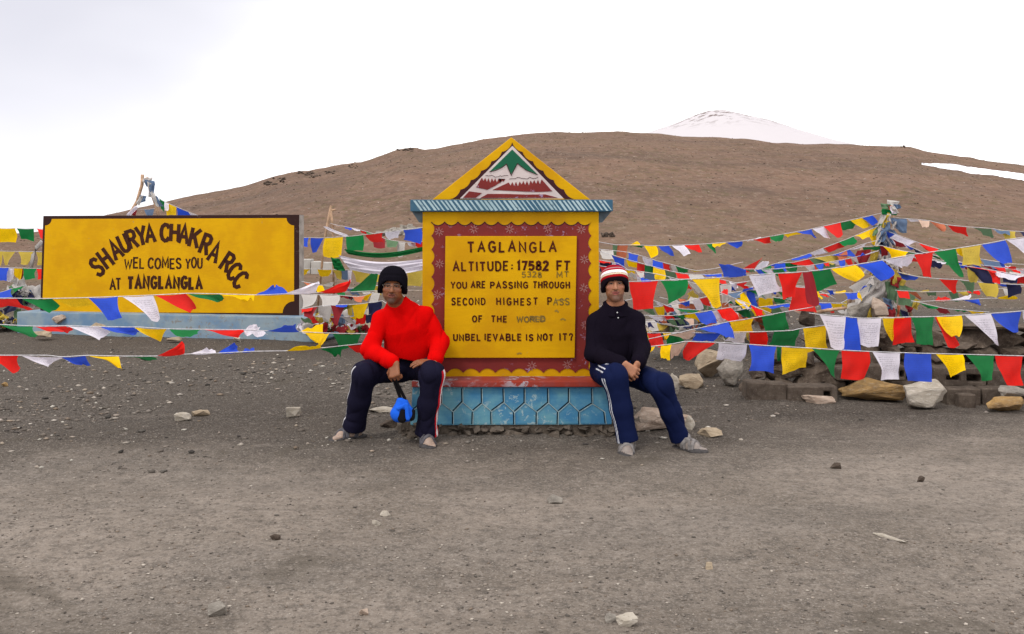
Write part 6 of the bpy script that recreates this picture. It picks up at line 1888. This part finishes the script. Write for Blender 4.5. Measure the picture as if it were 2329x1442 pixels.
def person(nm, label, pelvis_xy, J, cfg):
    root = empty('person', (pelvis_xy[0], pelvis_xy[1], 0), label, 'person')
    allp = np.array([J[k] for k in J if k != 'hem_z'])
    lo, hi = allp.min(0) - .24, allp.max(0) + .24
    lo[2] = -.03
    side = V3(0, 1, 0)
    # ---- body
    v = Vol(lo, hi, .0045)
    add_head(v, J['head'], cfg['R'], cfg.get('jaw', 1))
    v.cone(J['head'] + V3(0, -.0, -.05) @ cfg['R'], J['neck'], .052, .058, .02)
    v.chain([J['neck'], J['chest'], J['belly'], J['pelvis']], [.06, .11, .095, .085], .04, (side, .70))
    for s_ in 'ab':
        v.chain([J['neck'] * .6 + J['sh_' + s_] * .4, J['sh_' + s_], J['el_' + s_], J['wr_' + s_]], [.045, .040, .036, .027], .02)
        v.chain([J['hip_' + s_], J['kn_' + s_], J['an_' + s_]], [.052, .046, .034], .03)
        hd = cfg['hand_' + s_]
        add_hand(v, J['wr_' + s_], **hd)
        add_foot(v, J['an_' + s_], J['heel_' + s_], J['toe_' + s_])
    def bodycol(vv, c):
        c = face_paint(J['head'], cfg['R'], cfg['brow'], cfg['lip'], cfg['stubble'], cfg['stub_k'], cfg.get('goatee', 0), cfg.get('smile', 0))(vv, c)
        f_ = smooth(-vv[:, 2], -.16, -.12)
        return blendcol(c, f_, cfg['foot_col'])
    bake('body', v, M['skin'], root, bodycol, cfg['skin'])
    # ---- sandals
    for s_ in 'ab':
        h, t_ = J['heel_' + s_], J['toe_' + s_]
        fl, fh = np.minimum(h, t_) - .10, np.maximum(h, t_) + .10
        fl[2], fh[2] = -.03, .16
        fv = Vol(fl, fh, .004)
        add_foot(fv, J['an_' + s_], h, t_)
        sandal('sandal', root, h, t_, M[cfg['sandal']], fv, cfg.get('sole', 1))
    # ---- top
    v = Vol(lo, hi, .0055)
    tr_ = cfg['torso']
    v.chain([J['neck'] + V3(0, 0, .002), J['chest'], J['belly'], J['hem']], tr_, .05, (side, .70))
    for s_ in 'ab':
        v.cone(J['neck'] - V3(0, 0, .012), J['sh_' + s_], .054, .062, .05)
        v.chain([J['sh_' + s_], J['el_' + s_], J['el_' + s_] * .12 + J['wr_' + s_] * .88], cfg['sleeve'], .03)
        w_ = J['el_' + s_] * .10 + J['wr_' + s_] * .90
        v.cone(w_ * .9 + J['el_' + s_] * .1, w_, cfg['sleeve'][2] + .004, cfg['sleeve'][2] + .002, .01)
    g = v.grid()
    v.F = v.F + cloth_folds(g, cfg['fold_top'], cfg['seed'], 1.0)
    # rounded hem and opening for the neck
    hemd = J['hem_z'] + 0.02 * np.sin(g[..., 0] * 14) - g[..., 2]
    torso_zone = np.abs(g[..., 1] - J['pelvis'][1]) < .5
    near_arm = np.full(g.shape[:-1], 1.0, np.float32)
    for s_ in 'ab':
        a_, b_ = J['el_' + s_], J['wr_' + s_]
        ba = b_ - a_
        t_ = np.clip(((g - a_) @ ba) / (ba @ ba), 0, 1)
        near_arm = np.minimum(near_arm, np.linalg.norm(g - a_ - t_[..., None] * ba, axis=-1))
    cut = np.where(near_arm < cfg['sleeve'][1] + .012, -1.0, hemd)
    v.F = np.maximum(v.F, cut.astype(np.float32))
    ncut = np.linalg.norm((g - (J['neck'] + np.array(cfg['neck_off'], np.float32))) * np.array([1, 1, .9], np.float32), axis=-1) - cfg['neck_r']
    v.F = np.maximum(v.F, -ncut.astype(np.float32))
    bake(cfg['top_name'], v, M[cfg['top_mat']], root)
    if cfg.get('collar'):
        cv = Vol(J['neck'] - .16, J['neck'] + .16, .004)
        n0 = J['neck']
        gq = cv.grid()
        q = gq - (n0 + V3(0, .005, 0))
        rad = np.hypot(q[..., 0] / 1.12, q[..., 1])
        ht = q[..., 2]
        open_ = smooth(-q[..., 1], .02, .06) * (1 - np.minimum(np.abs(q[..., 0]) / (.012 + .9 * np.maximum(ht + .02, 0)), 1))
        rr_ = .070 + .22 * np.maximum(-ht, 0) + .10 * np.maximum(ht - .01, 0)
        sh = np.maximum(np.abs(rad - rr_) - .0055, np.maximum(ht - (.030 + .25 * q[..., 1]), -ht - .06))
        cv.F = np.maximum(sh, (open_ * .02 - .004)).astype(np.float32)
        bake('collar', cv, M[cfg['top_mat']], root)
    # ---- trousers
    v = Vol(lo, hi, .0048)
    v.cone(J['pelvis'] + V3(-.05, 0, .02), J['pelvis'] + V3(.05, 0, .02), .125, .125, .04, (side, .95))
    for s_ in 'ab':
        r_ = cfg['leg']
        hp, kn, an = J['hip_' + s_], J['kn_' + s_], J['an_' + s_]
        v.cone(hp, kn, r_[0], r_[1], .05)
        mid = kn * .5 + an * .5 + np.array(cfg.get('calf_' + s_, (0, 0, 0)), np.float32)
        v.cone(kn, mid, r_[1], r_[2], .04)
        v.cone(mid, an, r_[2], r_[3], .03)
        v.cone(an * .93 + kn * .07, an, r_[3] + .004, r_[3] + .006, .01)
    g = v.grid()
    v.F = v.F + cloth_folds(g, cfg['fold_leg'], cfg['seed'] + 5, 1.0, .35)
    for s_ in 'ab':
        kn, an = J['kn_' + s_], J['an_' + s_]
        ax = unit(an - kn)
        dist = ((g - an) @ ax)
        nearleg = np.linalg.norm(g - an, axis=-1) < .22
        v.F = np.where(nearleg, np.maximum(v.F, dist - .012), v.F).astype(np.float32)
    bake('trousers', v, M['trouser'], root, cfg['trouser_col'](J), cfg['trouser'])
    # ---- cap
    R, c0 = cfg['R'], J['head']
    v = Vol(c0 - .2, c0 + .2, .004)
    L = lambda x, y, z: c0 + np.array([x, y, z], np.float32) @ R
    g = v.grid()
    l = (g - c0) @ R.T
    rx, zt = cfg['cap_rx'], cfg['cap_top']
    q = np.abs(l - np.array([0, -.008, .022], np.float32)) / np.array([rx, .112, zt - .022], np.float32)
    low = np.abs(l - np.array([0, -.008, .022], np.float32)) / np.array([rx, .112, .16], np.float32)
    q = np.where(l[..., 2:3] < .022, low, q)
    e = 2.35
    v.F = (((q ** e).sum(-1) ** (1 / e) - 1) * .09).astype(np.float32)
    th = np.arctan2(np.abs(l[..., 0]), l[..., 1])
    rib = .0014 * np.sin(th * 40)
    edge = cfg['cap_front'] - (cfg['cap_front'] - cfg['cap_side']) * smooth(th, .30, 1.45)
    roll = .004 * smooth(-(l[..., 2] - edge), -.035, -.030)
    v.F = np.maximum(v.F + rib - roll, (edge - l[..., 2]) * .9).astype(np.float32)
    inner = np.linalg.norm((l - np.array([0, .0, -.03])) / np.array([.068, .092, .11]), axis=-1)
    v.F = np.maximum(v.F, (-(inner - 1) * .07 - np.maximum(l[..., 2] - edge - .02, 0) * 9).astype(np.float32))
    bake('knit_cap', v, M['knit'], root, cfg['cap_col'](c0, R), cfg['cap_base'])
    return root

def G0(x, d): return V3(gx(x, d), d, 0)

# ------------------------------------------------------------------ man in the red sweater
J = dict(head=W(893, 653, 7.0), neck=W(905, 693, 7.07), chest=W(920, 738, 7.10), belly=W(928, 792, 7.14), pelvis=W(937, 832, 7.20), hem=W(934, 816, 7.15),
         sh_a=W(867, 727, 7.10), el_a=W(842, 797, 7.02), wr_a=W(897, 827, 6.80), sh_b=W(966, 718, 7.12), el_b=W(1001, 778, 7.12), wr_b=W(988, 823, 6.88),
         hip_a=W(903, 838, 7.20), kn_a=W(829, 848, 6.88), an_a=W(806, 968, 7.06), hip_b=W(968, 838, 7.20), kn_b=W(982, 850, 6.80), an_b=W(970, 984, 6.90),
         heel_a=G0(822, 7.12), toe_a=G0(755, 6.98), heel_b=G0(967, 6.96), toe_b=G0(977, 6.73))
Jr = {k: v for k, v in J.items()}
Jr['hem_z'] = float(W(0, 820, 7.1)[2])
Rr = head_frame((0.06, -1, -0.03), (0.05, 0.0, 1))

def red_trousers(J):
    def fn(v, c):
        for s_, ref in (('a', (-1, -.15, 0)), ('b', (1, -.25, 0))):
            kn, an = J['kn_' + s_], J['an_' + s_]
            an_, t_, e = limb_angle(v, kn, an, ref)
            sg = 1.0
            an_ = an_ * .085
            on = (t_ > -.10) & (e < .15) & (v[:, 2] < kn[2] + .05)
            if s_ == 'a':
                m = (1 - smooth(np.abs(an_ - .0), .005, .008)) * on
                c = blendcol(c, m * .9, (0.62, 0.60, 0.62))
            else:
                m = (1 - smooth(np.abs(an_), .013, .016)) * on
                c = blendcol(c, m, (0.70, 0.66, 0.66))
                for sgn in (-1, 1):
                    m = (1 - smooth(np.abs(an_ - sgn * .024), .009, .012)) * on
                    c = blendcol(c, m, (0.52, 0.012, 0.02))
        return c
    return fn

def black_cap(c0, R):
    def fn(v, c):
        l = (v - c0) @ R.T
        fold_shade = np.abs(l[:, 2] - .075 - .25 * l[:, 1]) < .003  # crease of the cap drawn as a darker line, its shade in the colour
        return blendcol(c, fold_shade * .5, (0.002, 0.002, 0.002))
    return fn

cfg = dict(R=Rr, jaw=1.0, smile=.8, skin=(0.225, 0.080, 0.033), brow=(0.010, 0.005, 0.003), lip=(0.26, 0.060, 0.045), stubble=(0.040, 0.016, 0.009), stub_k=.62, goatee=.75,
           foot_col=(0.33, 0.24, 0.19), sandal='sandal', sole=1.08, torso=[.074, .146, .152, .150], sleeve=[.066, .062, .048], fold_top=.0105, fold_leg=.0105, seed=3,
           neck_off=(-.01, -.01, .078), neck_r=.064, top_name='sweater', top_mat='fleece', leg=[.094, .080, .073, .073], trouser=(0.010, 0.009, 0.022), trouser_col=red_trousers,
           cap_front=.050, cap_side=-.045, cap_col=black_cap, cap_base=(0.006, 0.005, 0.008), cap_rx=.100, cap_top=.146,
           hand_a=dict(fwd=(.05, -.35, -.62), back=(-.35, -.85, .35), curl=1.05, thumb_side=1, size=1.05),
           hand_b=dict(fwd=(-.95, -.25, .02), back=(.1, -.2, 1.0), curl=.18, thumb_side=-1, size=1.02, spread=.25))
red = person('red', 'man in bright red sweater and black knit cap, seated at left holding a blue pouch', (gx(937, 7.2), 7.2), Jr, cfg)
# wire spectacles
c0, R = Jr['head'], Rr
LL = lambda x, y, z: Vector(tuple(c0 + np.array([x, y, z], np.float32) @ R))
bm = bmesh.new()
for s_ in (-1, 1):
    pts = []
    for i in range(25):
        a = 2 * math.pi * i / 24
        cx_, sx_ = math.cos(a), math.sin(a)
        k = 1 / max((abs(cx_) ** 4 + abs(sx_) ** 4) ** .25, .01)
        pts.append(LL(s_ * .031 + .024 * cx_ * k, .104 - .010 * (abs(s_ * .031 + .024 * cx_ * k) / .06) ** 2, .012 + .015 * sx_ * k))
    tube(bm, pts, .0009, 5, cap=False)
    tube(bm, [LL(s_ * .058, .094, .018), LL(s_ * .082, .03, .018), LL(s_ * .088, -.03, .010)], .0014, 5)
tube(bm, [LL(-.009, .104, .016), LL(0, .109, .019), LL(.009, .104, .016)], .0014, 5)
gl = from_bm('spectacles', bm, M['wire'], red, smooth=True)

# blue pouch hanging from the right hand by its strap
hx = Jr['wr_a'] + unit((.05, -.35, -.62)) * .07
pouch = empty('camera_pouch', (float(hx[0]) + .02, float(hx[1]) - .01, P(0, 962, 6.8).z), 'bright blue padded pouch with black panels hanging by a dark strap', 'pouch')
M['pouch_blue'] = fabric_mat('pouch_blue', 0.8, 0.3, 380, 0, (0.016, 0.115, 0.66))
M['pouch_black'] = fabric_mat('pouch_black', 0.8, 0.3, 380, 0, (0.010, 0.009, 0.010))
pc = W(914, 930, 6.80)
v = Vol(pc - .16, pc + .16, .004)
I3 = np.eye(3, dtype=np.float32)
v.cone(pc + V3(-.020, .01, -.035), pc + V3(.030, .01, -.035), .056, .054, .03, ((0, 1, 0), .8))
v.cone(pc + V3(-.012, .01, -.03), pc + V3(-.010, .01, .050), .050, .028, .03, ((0, 1, 0), .8))
v.cone(pc + V3(.035, .01, -.03), pc + V3(.020, .01, .040), .040, .024, .02, ((0, 1, 0), .8))
v.cone(pc + V3(.006, -.03, .06), pc + V3(.004, -.04, -.02), .008, .006, .012, carve=True)
v.F += cloth_folds(v.grid(), .003, 9, .7)
bake('pouch_body', v, M['pouch_blue'], pouch)
v = Vol(pc - .16, pc + .16, .004)
v.cone(pc + V3(.004, -.030, -.058), pc + V3(.010, -.030, -.020), .030, .024, .012, ((0, 1, 0), .5))
v.cone(pc + V3(.062, .0, -.055), pc + V3(.070, .0, -.02), .026, .020, .012, ((0, 1, 0), .8))
bake('black_panel', v, M['pouch_black'], pouch)
v = Vol(pc - .16, pc + .16, .004)
v.cone(pc + V3(.034, -.044, .035), pc + V3(.044, -.044, -.055), .013, .015, .012, ((0, 1, 0), .45))
v.cone(pc + V3(.034, -.040, .035), pc + V3(-.020, -.040, .010), .012, .013, .012, ((0, 1, 0), .45))
bake('front_flap', v, M['pouch_blue'], pouch)
bm = bmesh.new()
for dx, w in ((-.012, .011), (.016, .012)):
    pts = [Vector(hx) + Vector((0, .01, -.012)), Vector(hx) + Vector((dx * .4, 0, -.045)), Vector(pc) + Vector((dx, .0, .075)), Vector(pc) + Vector((dx * 1.2, .0, .04))]
    for a, b in zip(pts, pts[1:]):
        q = [a + Vector((-w, 0, 0)), a + Vector((w, 0, 0)), b + Vector((w, 0, 0)), b + Vector((-w, 0, 0))]
        prism(bm, q, .004)
fixn(bm)
from_bm('strap', bm, M['pouch_black'], pouch)

# ------------------------------------------------------------------ man in the black fleece
Jb = dict(head=W(1398, 647, 6.96), neck=W(1400, 699, 7.00), chest=W(1400, 748, 7.02), belly=W(1400, 800, 7.03), pelvis=W(1400, 836, 7.06), hem=W(1400, 826, 7.04),
          sh_a=W(1357, 734, 7.03), el_a=W(1350, 804, 6.96), wr_a=W(1418, 830, 6.70), sh_b=W(1446, 730, 7.03), el_b=W(1460, 792, 6.94), wr_b=W(1452, 826, 6.72),
          hip_a=W(1376, 846, 7.05), kn_a=W(1398, 858, 6.64), an_a=W(1427, 1000, 6.63), hip_b=W(1432, 846, 7.05), kn_b=W(1500, 876, 6.68), an_b=W(1548, 994, 6.74),
          heel_a=G0(1428, 6.72), toe_a=G0(1424, 6.48), heel_b=G0(1543, 6.76), toe_b=G0(1598, 6.60))
Jb['hem_z'] = float(W(0, 842, 7.0)[2])
Rb = head_frame((-0.04, -1, -0.02), (-0.03, 0.05, 1))

def navy_trousers(J):
    def fn(v, c):
        for s_, ref in (('a', (-1, -.55, 0)), ('b', (1, -.1, 0))):
            kn, an, hp = J['kn_' + s_], J['an_' + s_], J['hip_' + s_]
            a1, t1, e1 = limb_angle(v, kn, an, ref)
            on = (t1 > -.03) & (e1 < .15) & (v[:, 2] < kn[2] + .03)
            for off in ((-.010, .012) if s_ == 'a' else (.0,)):
                wob = off * np.clip(1.0 - .6 * np.abs(t1 - .35), .2, 1)
                m = (1 - smooth(np.abs(a1 * .08 - wob), .0028, .0048)) * on * (1 if s_ == 'a' else (np.abs(((t1 * 7) % 1) - .5) < .12))
                c = blendcol(c, m, (0.62, 0.63, 0.68))
            if s_ == 'a':
                a2, t2, e2 = limb_angle(v, hp, kn, (-.8, 0, .6))
                on2 = (t2 > .35) & (t2 < 1.08) & (e2 < .15) & (v[:, 2] >= kn[2] - .02) & (v[:, 0] < hp[0] + .05)
                for off in (-.004, .022):
                    m = (1 - smooth(np.abs(a2 * .09 - off), .0028, .0048)) * on2
                    c = blendcol(c, m, (0.62, 0.63, 0.68))
                lab = (np.abs(a2 * .09 + .042) < .008) & (t2 > .72) & (t2 < .96) & on2
                bars = np.sin(t2 * 150) > -.35
                c = blendcol(c, (lab & bars) * .85, (0.55, 0.56, 0.60))
        return c
    return fn

def striped_cap(c0, R):
    def fn(v, c):
        l = (v - c0) @ R.T
        z = l[:, 2] - .47 * l[:, 1] + .004 * np.sin(l[:, 0] * 20)
        def band(a, b): return smooth(z, a - .002, a + .002) * (1 - smooth(z, b - .002, b + .002))
        c = blendcol(c, band(.014, .034), (0.30, 0.006, 0.010))
        c = blendcol(c, band(.034, .046), (0.66, 0.57, 0.42))
        c = blendcol(c, band(.046, .050), (0.30, 0.16, 0.15))
        c = blendcol(c, band(.050, .072), (0.80, 0.76, 0.78))
        c = blendcol(c, band(.072, .088), (0.30, 0.006, 0.014))
        c = blendcol(c, band(.088, .098), (0.40, 0.20, 0.22))
        c = blendcol(c, band(.098, .300), (0.26, 0.008, 0.016))
        return c
    return fn

cfg = dict(R=Rb, jaw=.92, smile=.55, skin=(0.36, 0.155, 0.084), brow=(0.014, 0.007, 0.005), lip=(0.36, 0.085, 0.075), stubble=(0.085, 0.045, 0.032), stub_k=.60, goatee=.55,
           foot_col=(0.23, 0.195, 0.175), sandal='sandal_light', sole=1.12, torso=[.076, .146, .150, .150], sleeve=[.064, .063, .047], fold_top=.0105, fold_leg=.0105, seed=8,
           neck_off=(0.0, -.02, .070), neck_r=.070, top_name='fleece_jacket', top_mat='black_fleece', leg=[.095, .083, .070, .063], trouser=(0.006, 0.010, 0.042), trouser_col=navy_trousers,
           cap_front=.034, cap_side=-.055, cap_col=striped_cap, cap_base=(0.008, 0.005, 0.008), cap_rx=.094, cap_top=.134, collar=True,
           hand_a=dict(fwd=(.72, -.30, -.50), back=(-.35, -.85, .35), curl=.85, thumb_side=1, size=1.04),
           hand_b=dict(fwd=(-.42, -.05, -.88), back=(.75, -.62, -.1), curl=.75, thumb_side=-1, size=1.04))
blk = person('black', 'man in a black fleece and red and white striped cap seated right of the monument', (gx(1400, 7.06), 7.06), Jb, cfg)
bm = bmesh.new()
for px_, py_ in ((1404, 711), (1406, 723)):
    p = P(px_, py_, 6.87)
    bmesh.ops.create_uvsphere(bm, u_segments=8, v_segments=6, radius=.005, matrix=Matrix.Translation(p))
from_bm('zip_pull', bm, M['button'], blk, smooth=True)
